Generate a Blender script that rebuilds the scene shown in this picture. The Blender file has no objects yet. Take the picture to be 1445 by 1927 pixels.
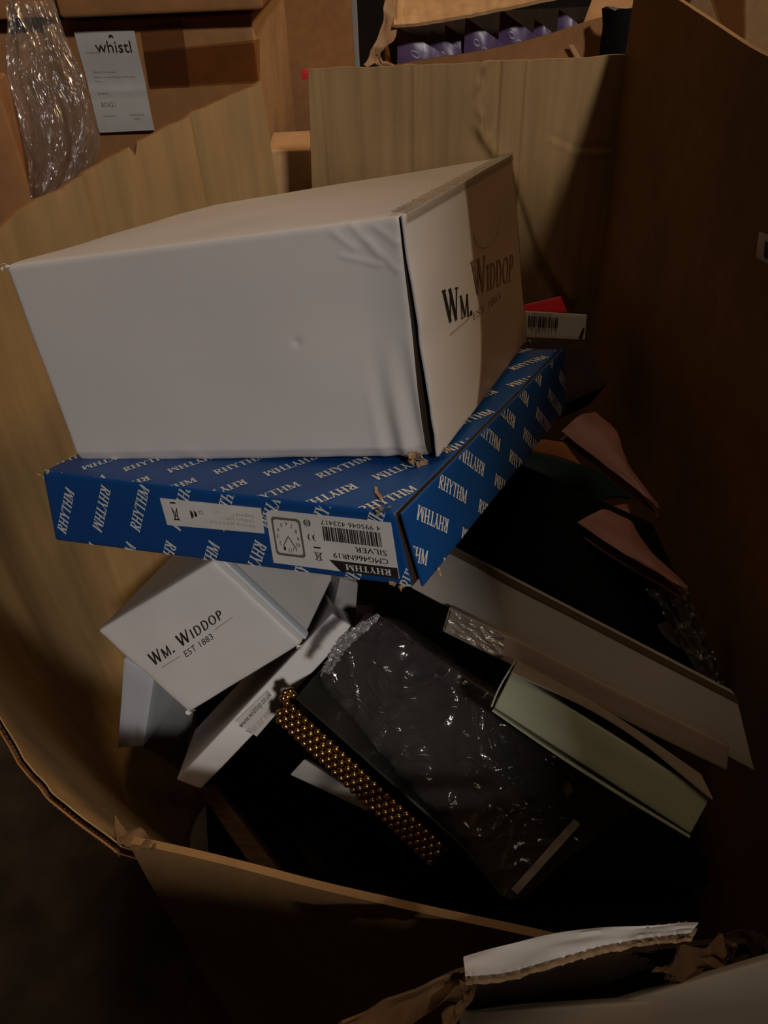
import bpy, bmesh, math, random
from mathutils import Vector, Matrix, noise
random.seed(7)
SC = bpy.context.scene
# ------------------------------------------------------------------ camera
FPX, CXP, CYP = 1447.0, 722.5, 963.5
CAM = Vector((0, 0, 1.2))
_d = Vector(((800 - CXP) / FPX, (2750 - CYP) / FPX, 1.0)).normalized()
_up = -_d
_fw = (Vector((0, 0, 1)) - _up * _up.z).normalized()
_rt = _fw.cross(_up)
M = Matrix((_rt, _fw, _up))                    # image axes (right, down, forward) -> world
cd = bpy.data.cameras.new('camera'); cam = bpy.data.objects.new('camera', cd)
SC.collection.objects.link(cam); SC.camera = cam
cd.sensor_fit = 'VERTICAL'; cd.sensor_height = 36; cd.lens = FPX / 1927 * 36
cd.clip_start = 0.01
B = M @ Matrix(((1, 0, 0), (0, -1, 0), (0, 0, -1)))
cam.matrix_world = Matrix.Translation(CAM) @ B.to_4x4()
# ------------------------------------------------------------------ light
w = bpy.data.worlds.new('world'); SC.world = w; w.use_nodes = True
w.node_tree.nodes['Background'].inputs[0].default_value = (1.0, 0.72, 0.48, 1)
w.node_tree.nodes['Background'].inputs[1].default_value = 0.008
def lamp(name, loc, aim, size, power, col, sy=None):
    l = bpy.data.lights.new(name, 'AREA'); l.energy = power; l.color = col
    l.size = size
    if sy: l.shape = 'RECTANGLE'; l.size_y = sy
    o = bpy.data.objects.new(name, l); SC.collection.objects.link(o)
    o.location = loc
    o.rotation_euler = (Vector(aim) - Vector(loc)).to_track_quat('-Z', 'Y').to_euler()
    return o
lamp('warehouse_lamp', (1.25, -3.2, 3.85), (0, 0.55, 0.8), 0.30, 92, (1.0, 0.93, 0.88))
lamp('aisle_lamp', (2.6, 1.6, 3.8), (0, 1.0, 0.8), 0.6, 40, (1.0, 0.68, 0.38))
lamp('overhead_fill', (0.25, 0.7, 4.2), (0.1, 0.7, 0.8), 1.4, 13, (1.0, 0.74, 0.50))  # added fill with no real source, lifts the shaded boxes
SC.view_settings.view_transform = 'Standard'
SC.view_settings.look = 'None'
SC.view_settings.exposure = 0.14
SC.view_settings.gamma = 1.0
SC.view_settings.use_curve_mapping = False
# ------------------------------------------------------------------ rays
def ray(px, py): return M @ Vector(((px - CXP) / FPX, (py - CYP) / FPX, 1.0))
def atd(px, py, d): return CAM + ray(px, py) * d
def aty(px, py, y): r = ray(px, py); return CAM + r * (y / r.y)
def atx(px, py, x): r = ray(px, py); return CAM + r * (x / r.x)
def atz(px, py, z): r = ray(px, py); return CAM + r * ((z - CAM.z) / r.z)
def atp(px, py, p0, n):
    r = ray(px, py); return CAM + r * ((p0 - CAM).dot(n) / r.dot(n))
def depth(P): return (P - CAM).dot(M @ Vector((0, 0, 1)))
# ------------------------------------------------------------------ materials
def nt(name):
    m = bpy.data.materials.new(name); m.use_nodes = True
    n = m.node_tree.nodes; return m, n, m.node_tree.links, n['Principled BSDF']
def mat(name, col, rough=0.6, var=0.12, scale=30, bump=0.0, metal=0.0, spec=0.3, streak=None, stain=0.0, coat=0.0):
    m, n, l, b = nt(name)
    b.inputs['Roughness'].default_value = rough; b.inputs['Metallic'].default_value = metal
    b.inputs['Specular IOR Level'].default_value = spec
    b.inputs['Coat Weight'].default_value = coat; b.inputs['Coat Roughness'].default_value = 0.25
    tc = n.new('ShaderNodeTexCoord'); mp = n.new('ShaderNodeMapping')
    l.new(tc.outputs['Object'], mp.inputs[0])
    if streak: mp.inputs['Scale'].default_value = streak
    nz = n.new('ShaderNodeTexNoise'); nz.inputs['Scale'].default_value = scale; nz.inputs['Detail'].default_value = 6
    l.new(mp.outputs[0], nz.inputs[0])
    mr = n.new('ShaderNodeMapRange'); mr.inputs[1].default_value = 0.3; mr.inputs[2].default_value = 0.7
    mr.inputs[3].default_value = 1 - var; mr.inputs[4].default_value = 1 + var
    l.new(nz.outputs[0], mr.inputs[0])
    last = mr.outputs[0]
    if stain:
        n2 = n.new('ShaderNodeTexNoise'); n2.inputs['Scale'].default_value = 6; n2.inputs['Detail'].default_value = 3
        l.new(tc.outputs['Object'], n2.inputs[0])
        m2 = n.new('ShaderNodeMapRange'); m2.inputs[1].default_value = 0.35; m2.inputs[2].default_value = 0.65
        m2.inputs[3].default_value = 1 - stain; m2.inputs[4].default_value = 1 + stain
        l.new(n2.outputs[0], m2.inputs[0])
        mm = n.new('ShaderNodeMath'); mm.operation = 'MULTIPLY'
        l.new(last, mm.inputs[0]); l.new(m2.outputs[0], mm.inputs[1]); last = mm.outputs[0]
    vm = n.new('ShaderNodeVectorMath'); vm.operation = 'SCALE'; vm.inputs[0].default_value = col
    l.new(last, vm.inputs['Scale']); l.new(vm.outputs[0], b.inputs['Base Color'])
    if bump:
        bp = n.new('ShaderNodeBump'); bp.inputs['Strength'].default_value = bump; bp.inputs['Distance'].default_value = 0.002
        l.new(nz.outputs[0], bp.inputs['Height']); l.new(bp.outputs[0], b.inputs['Normal'])
    return m
def film_mat(name, tint=(1, 1, 1), base=0.03, gl=0.55, rough=0.12, milk=0.04, mcol=(.7, .7, .72), bs=45, bst=.5):
    """clear plastic: see-through with a sharp sheen and a little milkiness"""
    m, n, l, b = nt(name); n.remove(b)
    out = n['Material Output']
    tr = n.new('ShaderNodeBsdfTransparent'); tr.inputs[0].default_value = (*tint, 1)
    g = n.new('ShaderNodeBsdfGlossy'); g.inputs['Roughness'].default_value = rough
    df = n.new('ShaderNodeBsdfDiffuse'); df.inputs[0].default_value = (*mcol, 1)
    fr = n.new('ShaderNodeLayerWeight'); fr.inputs[0].default_value = 0.45
    mr = n.new('ShaderNodeMapRange'); mr.inputs[3].default_value = base; mr.inputs[4].default_value = gl
    tc = n.new('ShaderNodeTexCoord'); nz = n.new('ShaderNodeTexNoise'); nz.inputs['Scale'].default_value = bs; nz.inputs['Detail'].default_value = 3
    bp = n.new('ShaderNodeBump'); bp.inputs['Strength'].default_value = bst; bp.inputs['Distance'].default_value = 0.002
    l.new(tc.outputs['Object'], nz.inputs[0]); l.new(nz.outputs[0], bp.inputs['Height'])
    l.new(bp.outputs[0], g.inputs['Normal']); l.new(bp.outputs[0], fr.inputs['Normal'])
    l.new(fr.outputs['Facing'], mr.inputs[0])
    m1 = n.new('ShaderNodeMixShader'); m2 = n.new('ShaderNodeMixShader')
    l.new(mr.outputs[0], m1.inputs[0]); l.new(tr.outputs[0], m1.inputs[1]); l.new(g.outputs[0], m1.inputs[2])
    m2.inputs[0].default_value = milk; l.new(m1.outputs[0], m2.inputs[1]); l.new(df.outputs[0], m2.inputs[2])
    l.new(m2.outputs[0], out.inputs[0])
    return m
KRO = mat('old_kraft', (.15, .08, .035), .85, .2, 60, .2)
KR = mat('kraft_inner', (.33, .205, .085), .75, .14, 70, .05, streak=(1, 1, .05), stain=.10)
KRF = mat('kraft_front', (.30, .135, .045), .7, .10, 50, .05, stain=.12)
KRB = mat('kraft_orange', (.33, .15, .05), .55, .10, 40, .03, stain=.12, spec=.4)
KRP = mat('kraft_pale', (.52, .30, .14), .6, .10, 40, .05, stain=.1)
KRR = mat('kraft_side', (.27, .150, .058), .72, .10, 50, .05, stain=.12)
KRE = mat('torn_kraft', (.34, .22, .12), .9, .25, 220, .4)
KRD = mat('dark_kraft', (.035, .02, .010), .9, .2, 60)  # also used to paint in shade inside seams and gaps
WH = mat('white_card', (.60, .56, .53), .42, .025, 9, .02, spec=.45, stain=.02)
WH2 = mat('white_card_inner', (.60, .57, .55), .55, .03, 12, .02, stain=.03)
WGR = mat('blueish_white_card', (.48, .50, .53), .4, .03, 12, .0, spec=.5)
GRY = mat('grey_card', (.27, .26, .25), .6, .05, 30)
BLU = mat('blue_print', (.004, .055, .215), .42, .06, 14, 0, spec=.5)
PRT = mat('white_print', (.62, .60, .56), .5, .05, 90)
INK = mat('black_ink', (.02, .018, .016), .5, .1, 90)
INKB = mat('faint_ink', (.33, .27, .24), .6, .1, 90)
STK = mat('sticker_white', (.62, .60, .57), .4, .04, 60)
STG = mat('sticker_grey', (.46, .44, .41), .5, .04, 60)
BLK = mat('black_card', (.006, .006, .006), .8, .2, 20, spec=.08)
BRN = mat('brown_bar', (.15, .085, .055), .5, .3, 40, .1, streak=(1, 6, 1))
GRN = mat('pale_green_card', (.43, .46, .33), .6, .03, 20)
TAU = mat('taupe_card', (.36, .28, .21), .6, .05, 30)
SLB = mat('cream_card', (.50, .45, .39), .55, .04, 10, stain=.05)
PNK = mat('dusty_pink_paper', (.30, .13, .10), .5, .1, 30, .05)
TEAL = mat('dark_teal', (.012, .03, .032), .35, .1, 30)
OLV = mat('olive_trim', (.22, .21, .12), .5, .1, 30)
ORG = mat('orange_card', (.33, .11, .03), .6, .1, 30)
RED = mat('red_card', (.65, .012, .02), .5, .08, 30)
PUR = mat('purple_foil', (.12, .07, .155), .35, .15, 40, .2, spec=.6)
GLD = mat('gold_bead', (.50, .30, .09), .25, .08, 60, metal=1)
CON = mat('concrete', (.16, .13, .10), .85, .3, 14, .4, stain=.3)
WAL = mat('warehouse_wall', (.015, .012, .009), .9, .1, 8)
SBLU = mat('sticker_blue', (.03, .05, .22), .5, .05, 30)
WRAP = mat('silver_wrap', (.42, .36, .29), .22, .2, 60, .9, metal=.25, spec=.8)
TAPE = film_mat('brown_tape', (.70, .59, .50), .03, .3, .25, .05, (.3, .18, .1))
TAPEC = film_mat('kraft_tape', (.66, .50, .36), .03, .3, .22, .05, (.3, .18, .08))
CLR = film_mat('clear_tape', (.97, .95, .92), .06, .6, .15, .03)
BAG = film_mat('clear_bag', (.9, .9, .91), .035, .65, .15, .045, (.55, .50, .47), 75, .8)
SEAM = film_mat('seam_film', (.9, .9, .9), .35, .9, .22, .12, (.75, .72, .68), 90, .9)
WRF = film_mat('stretch_film', (.95, .95, .96), .03, .42, .2, .03)
# ------------------------------------------------------------------ object helpers
ORI = {}
def setp(o, label=None, cat=None, group=None, kind=None):
    if label: o['label'] = label
    if cat: o['category'] = cat
    if group: o['group'] = group
    if kind: o['kind'] = kind
    return o
def thing(name, label, cat, loc, group=None):
    o = bpy.data.objects.new(name, None); SC.collection.objects.link(o)
    o.location = loc; o.empty_display_size = .05; ORI[o.name] = Vector(loc)
    return setp(o, label, cat, group)
def obj(name, vf, m, parent=None, smooth=True, label=None, fm=None, origin=None):
    """vf = (verts in world space, faces)"""
    V, Fc = vf[0], vf[1]
    V = [Vector(v) for v in V]
    if parent is not None: o0 = ORI[parent.name]
    elif origin is not None: o0 = Vector(origin)
    else:
        o0 = sum(V, Vector()) / len(V); o0.z = min(v.z for v in V)
    me = bpy.data.meshes.new(name); me.from_pydata([v - o0 for v in V], [], Fc)
    ms = m if isinstance(m, (list, tuple)) else [m]
    for x in ms: me.materials.append(x)
    if fm: me.polygons.foreach_set('material_index', fm)
    if smooth: me.polygons.foreach_set('use_smooth', [True] * len(me.polygons))
    me.update()
    bm = bmesh.new(); bm.from_mesh(me); bmesh.ops.recalc_face_normals(bm, faces=bm.faces) if smooth != 'raw' else None
    bm.to_mesh(me); bm.free()
    if smooth and smooth != 'raw': me.set_sharp_from_angle(angle=math.radians(38))
    o = bpy.data.objects.new(name, me); SC.collection.objects.link(o)
    if parent is not None: o.parent = parent
    else: o.location = o0
    ORI[o.name] = o0
    if label: o['label'] = label
    return o
def join(*vfs):
    V, Fc = [], []
    for v, f in vfs:
        k = len(V); V += [Vector(x) for x in v]; Fc += [tuple(i + k for i in q) for q in f]
    return V, Fc
def hexa(c):
    """8 corners dict -> trilinear map of (u,v,w) in 0..1: L->R, F->B, D->T"""
    c = {k: Vector(v) for k, v in c.items()}
    def f(u, v, t):
        a = c['LFD'].lerp(c['RFD'], u).lerp(c['LBD'].lerp(c['RBD'], u), v)
        b = c['LFT'].lerp(c['RFT'], u).lerp(c['LBT'].lerp(c['RBT'], u), v)
        return a.lerp(b, t)
    f.c = c
    f.dims = ((c['LFD'] - c['RFD']).length, (c['LFD'] - c['LBD']).length, (c['LFD'] - c['LFT']).length)
    return f
def carton_vf(H, n=(10, 10, 10), r=.003, disp=None, fmat=None):
    """rounded box mapped through hexa H; disp(face, u, v, P) -> Vector offset"""
    dm = H.dims; idx = {}; V = []; Fc = []; fm = []
    cen = H(.5, .5, .5)
    ax = [(H(1, .5, .5) - H(0, .5, .5)).normalized(), (H(.5, 1, .5) - H(.5, 0, .5)).normalized(), (H(.5, .5, 1) - H(.5, .5, 0)).normalized()]
    def cuts(k):
        e = min(.45, r / dm[k]); L = [0, e * .4, e]
        L += [e + (1 - 2 * e) * i / n[k] for i in range(1, n[k])]
        return L + [1 - e, 1 - e * .4, 1]
    cu = [cuts(k) for k in range(3)]
    N = [len(c) - 1 for c in cu]
    def vert(i, j, k, face):
        key = (i, j, k)
        if key in idx: return idx[key]
        p = [cu[0][i], cu[1][j], cu[2][k]]
        q = [p[a] * dm[a] for a in range(3)]
        cl = [min(max(q[a], r), dm[a] - r) for a in range(3)]
        dlt = Vector([q[a] - cl[a] for a in range(3)])
        if dlt.length > 1e-9: dlt = dlt.normalized() * r
        s = [(cl[a] + dlt[a]) / dm[a] for a in range(3)]
        P = H(*s)
        if disp:
            P = P + disp(face, s, P)
        idx[key] = len(V); V.append(P); return idx[key]
    for face, a, side in (('L', 0, 0), ('R', 0, 1), ('F', 1, 0), ('B', 1, 1), ('D', 2, 0), ('T', 2, 1)):
        b, c = [x for x in range(3) if x != a]
        for i in range(N[b]):
            for j in range(N[c]):
                q = []
                for di, dj in ((0, 0), (1, 0), (1, 1), (0, 1)):
                    t = [0, 0, 0]; t[a] = N[a] * side; t[b] = i + di; t[c] = j + dj
                    q.append(vert(*t, face))
                Fc.append(tuple(q)); fm.append(fmat.get(face, 0) if fmat else 0)
    return V, Fc, fm
def carton(name, H, m, parent=None, n=(10, 10, 10), r=.003, disp=None, fmat=None, label=None):
    V, Fc, fm = carton_vf(H, n, r, disp, fmat)
    return obj(name, (V, Fc), m, parent, True, label, fm if fmat else None)
def surf(H, face, lift=.0006, disp=None):
    """(u,v)->point just proud of a face; u to the viewer's right, v upward / backward"""
    def g(u, v, off=lift):
        if face == 'F': P, Q, a, b = H(u, 0, v), H(u, .5, v), None, None
        elif face == 'T': P, Q = H(u, v, 1), H(u, v, .5)
        elif face == 'R': P, Q = H(1, u, v), H(.5, u, v)
        elif face == 'L': P, Q = H(0, u, v), H(.5, u, v)
        if face == 'F': du, dv = H(1, 0, .5) - H(0, 0, .5), H(.5, 0, 1) - H(.5, 0, 0)
        elif face == 'T': du, dv = H(1, .5, 1) - H(0, .5, 1), H(.5, 1, 1) - H(.5, 0, 1)
        elif face == 'R': du, dv = H(1, 1, .5) - H(1, 0, .5), H(1, .5, 1) - H(1, .5, 0)
        else: du, dv = H(0, 1, .5) - H(0, 0, .5), H(0, .5, 1) - H(0, .5, 0)
        nn = du.cross(dv).normalized()
        if nn.dot(P - Q) < 0: nn = -nn
        if disp:
            s = {'F': (u, 0, v), 'T': (u, v, 1), 'R': (1, u, v), 'L': (0, u, v)}[face]
            P = P + disp(face, s, P)
        return P + nn * off
    def inv(px, py):
        u, v = .5, .5
        def pr(u, v):
            c = M.transposed() @ (g(u, v, 0) - CAM); return CXP + FPX * c.x / c.z, CYP + FPX * c.y / c.z
        for _ in range(25):
            x, y = pr(u, v); e = 1e-4
            xu, yu = pr(u + e, v); xv, yv = pr(u, v + e)
            a, b_, c_, d_ = (xu - x) / e, (xv - x) / e, (yu - y) / e, (yv - y) / e
            D = a * d_ - b_ * c_
            ex, ey = px - x, py - y
            u += (d_ * ex - b_ * ey) / D; v += (-c_ * ex + a * ey) / D
        return u, v
    g.inv = inv
    return g
def quadmap(g, px4):
    """four picture corners of a printed area on the face -> map of (s,t), s along text, t up"""
    tl, tr, br, bl = [g.inv(*p) for p in px4]
    def q(s, t, off=.0008):
        a = [bl[i] + (br[i] - bl[i]) * s for i in (0, 1)]; b = [tl[i] + (tr[i] - tl[i]) * s for i in (0, 1)]
        return g(a[0] + (b[0] - a[0]) * t, a[1] + (b[1] - a[1]) * t, off)
    return q
def patch(name, q, m, parent, s0=0, s1=1, t0=0, t1=1, ns=8, nt_=8, off=.0008, th=.0, poly=None, label=None, wob=0):
    if poly:
        V = [q(s, t, off) for s, t in poly]; Fc = [tuple(range(len(V)))]
        return obj(name, (V, Fc), m, parent, False, label)
    V = []; Fc = []
    for j in range(nt_ + 1):
        for i in range(ns + 1):
            s = s0 + (s1 - s0) * i / ns; t = t0 + (t1 - t0) * j / nt_
            V.append(q(s, t, off + (wob * noise.noise(Vector((s * 7, t * 7, off * 999))) if wob else 0)))
    for j in range(nt_):
        for i in range(ns):
            a = j * (ns + 1) + i; Fc.append((a, a + 1, a + ns + 2, a + ns + 1))
    return obj(name, (V, Fc), m, parent, 'raw', label)
# ---- serif stroke glyphs in a 1-high box: list of convex polygons
def stroke(p, q, w_):
    p, q = Vector((*p, 0)), Vector((*q, 0)); d = (q - p).normalized(); n = Vector((-d.y, d.x, 0)) * w_ / 2
    return [tuple((p + n).xy), tuple((q + n).xy), tuple((q - n).xy), tuple((p - n).xy)]
def arc(cx, cy, rx, ry, a0, a1, w0, w1, n=9):
    out = []
    for i in range(n):
        A = [math.radians(a0 + (a1 - a0) * (i + k) / n) for k in (0, 1)]
        def wd(a): return w0 + (w1 - w0) * abs(math.cos(a))
        pts = []
        for a in A: pts.append((cx + (rx + wd(a) / 2) * math.cos(a), cy + (ry + wd(a) / 2) * math.sin(a)))
        for a in reversed(A): pts.append((cx + (rx - wd(a) / 2) * math.cos(a), cy + (ry - wd(a) / 2) * math.sin(a)))
        out.append(pts)
    return out
def glyph(ch, K=.17, k=.06, se=True):
    S = []
    def sf(x, y, w_=.3):
        if se: S.append(stroke((x - w_ / 2, y), (x + w_ / 2, y), .06))
    if ch == 'R':
        S += [stroke((.16, 0), (.16, 1), K)]; S += arc(.30, .74, .22, .225, -90, 90, k, K)
        S += [stroke((.14, .965), (.32, .965), k), stroke((.14, .515), (.32, .515), k), stroke((.30, .52), (.56, .0), K)]
        sf(.16, .03); sf(.12, .97, .22); sf(.60, .03, .18); return S, .68
    if ch == 'H':
        S += [stroke((.15, 0), (.15, 1), K), stroke((.60, 0), (.60, 1), K), stroke((.15, .5), (.6, .5), k)]
        for x in (.15, .6): sf(x, .03); sf(x, .97)
        return S, .76
    if ch == 'Y':
        S += [stroke((.33, 0), (.33, .48), K), stroke((.33, .42), (.09, 1), K), stroke((.33, .42), (.57, 1), k * 1.2)]
        sf(.33, .03); sf(.1, .97, .26); sf(.58, .97, .2); return S, .66
    if ch == 'T':
        S += [stroke((.31, 0), (.31, 1), K), stroke((.03, .96), (.59, .96), .07)]
        if se: S += [stroke((.05, .96), (.05, .76), .05), stroke((.57, .96), (.57, .76), .05)]
        sf(.31, .03); return S, .63
    if ch == 'M':
        S += [stroke((.12, 0), (.12, 1), k * 1.2 if se else K), stroke((.78, 0), (.78, 1), K), stroke((.14, 1), (.44, .05), K), stroke((.76, 1), (.44, .05), k * 1.1)]
        sf(.12, .03, .24); sf(.78, .03); sf(.12, .97, .2); sf(.78, .97, .24); return S, .94
    if ch == 'W':
        S += [stroke((.06, 1), (.28, .02), K), stroke((.48, .95), (.28, .02), k * 1.2), stroke((.46, 1), (.70, .02), K), stroke((.92, 1), (.70, .02), k * 1.2)]
        sf(.07, .97, .24); sf(.46, .97, .2); sf(.91, .97, .2); return S, 1.0
    if ch == 'I':
        S += [stroke((.14, 0), (.14, 1), K)]; sf(.14, .03); sf(.14, .97); return S, .30
    if ch == 'D':
        S += [stroke((.14, 0), (.14, 1), K), stroke((.1, .965), (.32, .965), k), stroke((.1, .035), (.32, .035), k)]
        S += arc(.30, .5, .32, .465, -90, 90, k, K, 12); return S, .74
    if ch == 'O':
        S += arc(.38, .5, .30, .46, 0, 360, k, K, 20); return S, .78
    if ch == 'P':
        S += [stroke((.14, 0), (.14, 1), K)]; S += arc(.28, .72, .22, .245, -90, 90, k, K)
        S += [stroke((.1, .965), (.3, .965), k), stroke((.1, .475), (.3, .475), k)]; sf(.14, .03); return S, .58
    if ch == '.':
        S += [stroke((.02, .08), (.18, .08), .16)]; return S, .26
    return [], .3
def word(txt, small=.78, se=True, K=.17, k=.06, gap=.06):
    """capitals full height, following letters small caps -> polygons in (0..W,0..1)"""
    x = 0; out = []
    for i, ch in enumerate(txt):
        if ch == ' ': x += .35; continue
        sc = 1 if ch.isupper() or ch == '.' else small
        S, wd = glyph(ch.upper(), K, k, se)
        out += [[(x + a * sc, b * sc) for a, b in p] for p in S]; x += (wd + gap) * sc
    return out, x
def clip(poly, x0, x1, y0, y1):
    for ax, lim, sg in ((0, x0, 1), (0, x1, -1), (1, y0, 1), (1, y1, -1)):
        out = []
        for i in range(len(poly)):
            a, b = poly[i], poly[(i + 1) % len(poly)]
            da, db = (a[ax] - lim) * sg, (b[ax] - lim) * sg
            if da >= 0: out.append(a)
            if (da >= 0) != (db >= 0):
                t = da / (da - db); out.append((a[0] + (b[0] - a[0]) * t, a[1] + (b[1] - a[1]) * t))
        poly = out
        if len(poly) < 3: return None
    return poly
def polys_obj(name, polys, q, m, parent, off=.0009, label=None):
    V = []; Fc = []
    for p in polys:
        k = len(V); V += [q(a, b, off) for a, b in p]; Fc.append(tuple(range(k, k + len(p))))
    return obj(name, (V, Fc), m, parent, False, label)
def text_mesh(txt, size=1.0):
    c = bpy.data.curves.new('t', 'FONT'); c.body = txt; c.size = size; c.resolution_u = 2
    o = bpy.data.objects.new('t', c); SC.collection.objects.link(o)
    bpy.context.view_layer.update()
    me = bpy.data.meshes.new_from_object(o.evaluated_get(bpy.context.evaluated_depsgraph_get()))
    V = [tuple(v.co.xy) for v in me.vertices]; Fc = [tuple(p.vertices) for p in me.polygons]
    bpy.data.objects.remove(o); bpy.data.curves.remove(c); bpy.data.meshes.remove(me)
    return V, Fc
def text_on(name, txt, q, m, parent, s0, s1, t0, t1, off=.001, flip=False, aspect=True):
    """txt fills the box s0..s1, t0..t1 of map q"""
    V, Fc = text_mesh(txt)
    x0, x1 = min(v[0] for v in V), max(v[0] for v in V); y0, y1 = min(v[1] for v in V), max(v[1] for v in V)
    P = []
    for a, b in V:
        s = s0 + (s1 - s0) * (a - x0) / (x1 - x0); t = t0 + (t1 - t0) * (b - y0) / (y1 - y0)
        P.append(q(s, t, off))
    return obj(name, (P, Fc), m, parent, False)
def face_box(px4, p0, nrm, th, grow=None):
    """px4 = TL,TR,BR,BL of the visible face in the plane through p0 with normal nrm; th = depth away"""
    nrm = Vector(nrm).normalized()
    if nrm.dot(ray(*px4[0])) > 0: nrm = -nrm
    tl, tr, br, bl = [atp(*p, p0, nrm) for p in px4]
    bk = -nrm * th
    return hexa(dict(LFT=tl, RFT=tr, RFD=br, LFD=bl, LBT=tl + bk, RBT=tr + bk, RBD=br + bk, LBD=bl + bk))
def nz(P, s, seed=0): return noise.noise(Vector(P) * s + Vector((seed * 13.1, seed * 7.7, seed * 3.3)))
def ridge(P, s, seed=0): return 1 - abs(nz(P, s, seed)) * 2
# ---- corrugated board sheet over a grid function
def sheet(name, fn, nu, nv, th, m, parent, label=None, smooth=True):
    """fn(u,v)->point on the inner face; board gets real thickness away from it"""
    G = [[fn(i / nu, j / nv) for i in range(nu + 1)] for j in range(nv + 1)]
    def nrm(i, j):
        a = G[j][min(i + 1, nu)] - G[j][max(i - 1, 0)]; b = G[min(j + 1, nv)][i] - G[max(j - 1, 0)][i]
        return a.cross(b).normalized()
    V = []; Fc = []
    for j in range(nv + 1):
        for i in range(nu + 1): V.append(G[j][i])
    for j in range(nv + 1):
        for i in range(nu + 1): V.append(G[j][i] + nrm(i, j) * th)
    W = nu + 1; T = (nu + 1) * (nv + 1)
    for j in range(nv):
        for i in range(nu):
            a = j * W + i; Fc.append((a, a + 1, a + W + 1, a + W)); Fc.append((T + a, T + a + W, T + a + W + 1, T + a + 1))
    for i in range(nu):
        Fc.append((i, T + i, T + i + 1, i + 1)); a = nv * W + i; Fc.append((a, a + 1, T + a + 1, T + a))
    for j in range(nv):
        a = j * W; Fc.append((a, a + W, T + a + W, T + a)); a = j * W + nu; Fc.append((a, T + a, T + a + W, a + W))
    return obj(name, (V, Fc), m, parent, smooth, label)
def fluting(name, edge_in, edge_out, down, m, parent, pitch=.007):
    """wavy middle layer standing a few mm proud between two liners: edge_in/out are functions of u"""
    n = 400; V = []; Fc = []
    L = sum((edge_in((i + 1) / 60) - edge_in(i / 60)).length for i in range(60))
    per = max(4, int(L / pitch)); n = per * 6
    for i in range(n + 1):
        u = i / n; a = .5 + .46 * math.sin(u * per * 2 * math.pi)
        P = edge_in(u).lerp(edge_out(u), a); V += [P, P + down]
    for i in range(n): Fc.append((2 * i, 2 * i + 2, 2 * i + 3, 2 * i + 1))
    return obj(name, (V, Fc), m, parent, False)
def spline(pts, u):
    n = len(pts) - 1; x = min(max(u, 0), 1) * n; i = min(int(x), n - 1); t = x - i
    p = [pts[max(0, min(n, k))] for k in (i - 1, i, i + 1, i + 2)]
    return .5 * ((2 * p[1]) + (p[2] - p[0]) * t + (2 * p[0] - 5 * p[1] + 4 * p[2] - p[3]) * t * t + (3 * p[1] - p[0] - 3 * p[2] + p[3]) * t ** 3)
# ================================================================== SETTING
def box_vf(x0, x1, y0, y1, z0, z1):
    V = [(x, y, z) for z in (z0, z1) for y in (y0, y1) for x in (x0, x1)]
    return V, [(0, 2, 3, 1), (4, 5, 7, 6), (0, 1, 5, 4), (2, 6, 7, 3), (0, 4, 6, 2), (1, 3, 7, 5)]
o = obj('floor', box_vf(-3, 4, -2, 5.5, -.05, 0), CON, smooth=False); setp(o, 'bare stained concrete warehouse floor', None, None, 'structure')
o = obj('shade_block', box_vf(.365, 1.6, -.50, -.38, 0, 1.87), WAL, smooth=False); setp(o, 'added unseen block behind the viewer that shades the right of the pile', None, None, 'structure')  # added out of view to cast the shadow over the pile's right
o = obj('shade_block', box_vf(-1.4, .3649, -.56, -.42, 0, 1.315), WAL, smooth=False); setp(o, 'added low unseen block behind the viewer that shades the front panel', None, None, 'structure')  # added out of view to darken the front panel and floor
o = obj('wall_back', box_vf(-3, 4, 5.4, 5.5, 0, 4.5), WAL, smooth=False); setp(o, 'dark warehouse wall behind the cartons', None, None, 'structure')
# ================================================================== THE BIG OPEN CARTON
big = thing('open_carton', 'large open corrugated cardboard carton with raised flaps, filled with clock boxes', 'carton', (0, .62, 0))
TH = .005
LT = [atz(222, 1590, .72), atz(100, 1490, .733), atz(0, 1352, .75), Vector((-.392, .50, .80)), Vector((-.40, .64, .88)),
      aty(0, 432, .76), aty(120, 350, .82), aty(250, 272, .88), aty(370, 212, .94), aty(490, 155, 1.0)]
LBm = [Vector(p) for p in ((-.02, .48, .02), (-.09, .50, .02), (-.18, .53, .02), (-.27, .55, .02), (-.34, .64, .02), (-.31, .76, .02), (-.25, .84, .02), (-.2, .91, .02), (-.15, .97, .02), (-.085, 1.0, .02))]
endpt = aty(530, 362, 1.0)
def left_fn(u, v):
    T = spline(LT, u); Bt = spline(LBm, u)
    P = Bt.lerp(T, v)
    P.x += -.03 * math.sin(v * math.pi) * math.sin(u * math.pi)
    nn = Vector((.8, -.5, 0))
    d = .004 * nz((u * 9, v * 2, 0), 1, 3) + .003 * nz((u * 30, v * 3, 0), 1, 5)
    for uu, aa, ww in ((.69, .005, .006), (.885, -.005, .004), (.96, .003, .01), (.42, .004, .02), (.2, .006, .02), (.1, -.006, .015)):
        d += aa * math.exp(-((u - uu - .02 * (v - 1)) / ww) ** 2)
    fold = math.exp(-((u - .12 - .10 * (1 - v) * 4) / .02) ** 2) * .005 * min(1, (1 - v) * 5)
    return P + nn * (d + fold)
def lt_edge(u):
    j = .0015 * nz((u * 60, 0, 0), 1, 9)
    return left_fn(u, 1) + Vector((0, 0, j))
def left_fn2(u, v):
    P = left_fn(u, v)
    if v > .999: P = P + Vector((0, 0, .002 * nz((u * 70, 0, 0), 1, 9) - (.012 * math.exp(-((u - .777) / .003) ** 2))))
    return P
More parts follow.
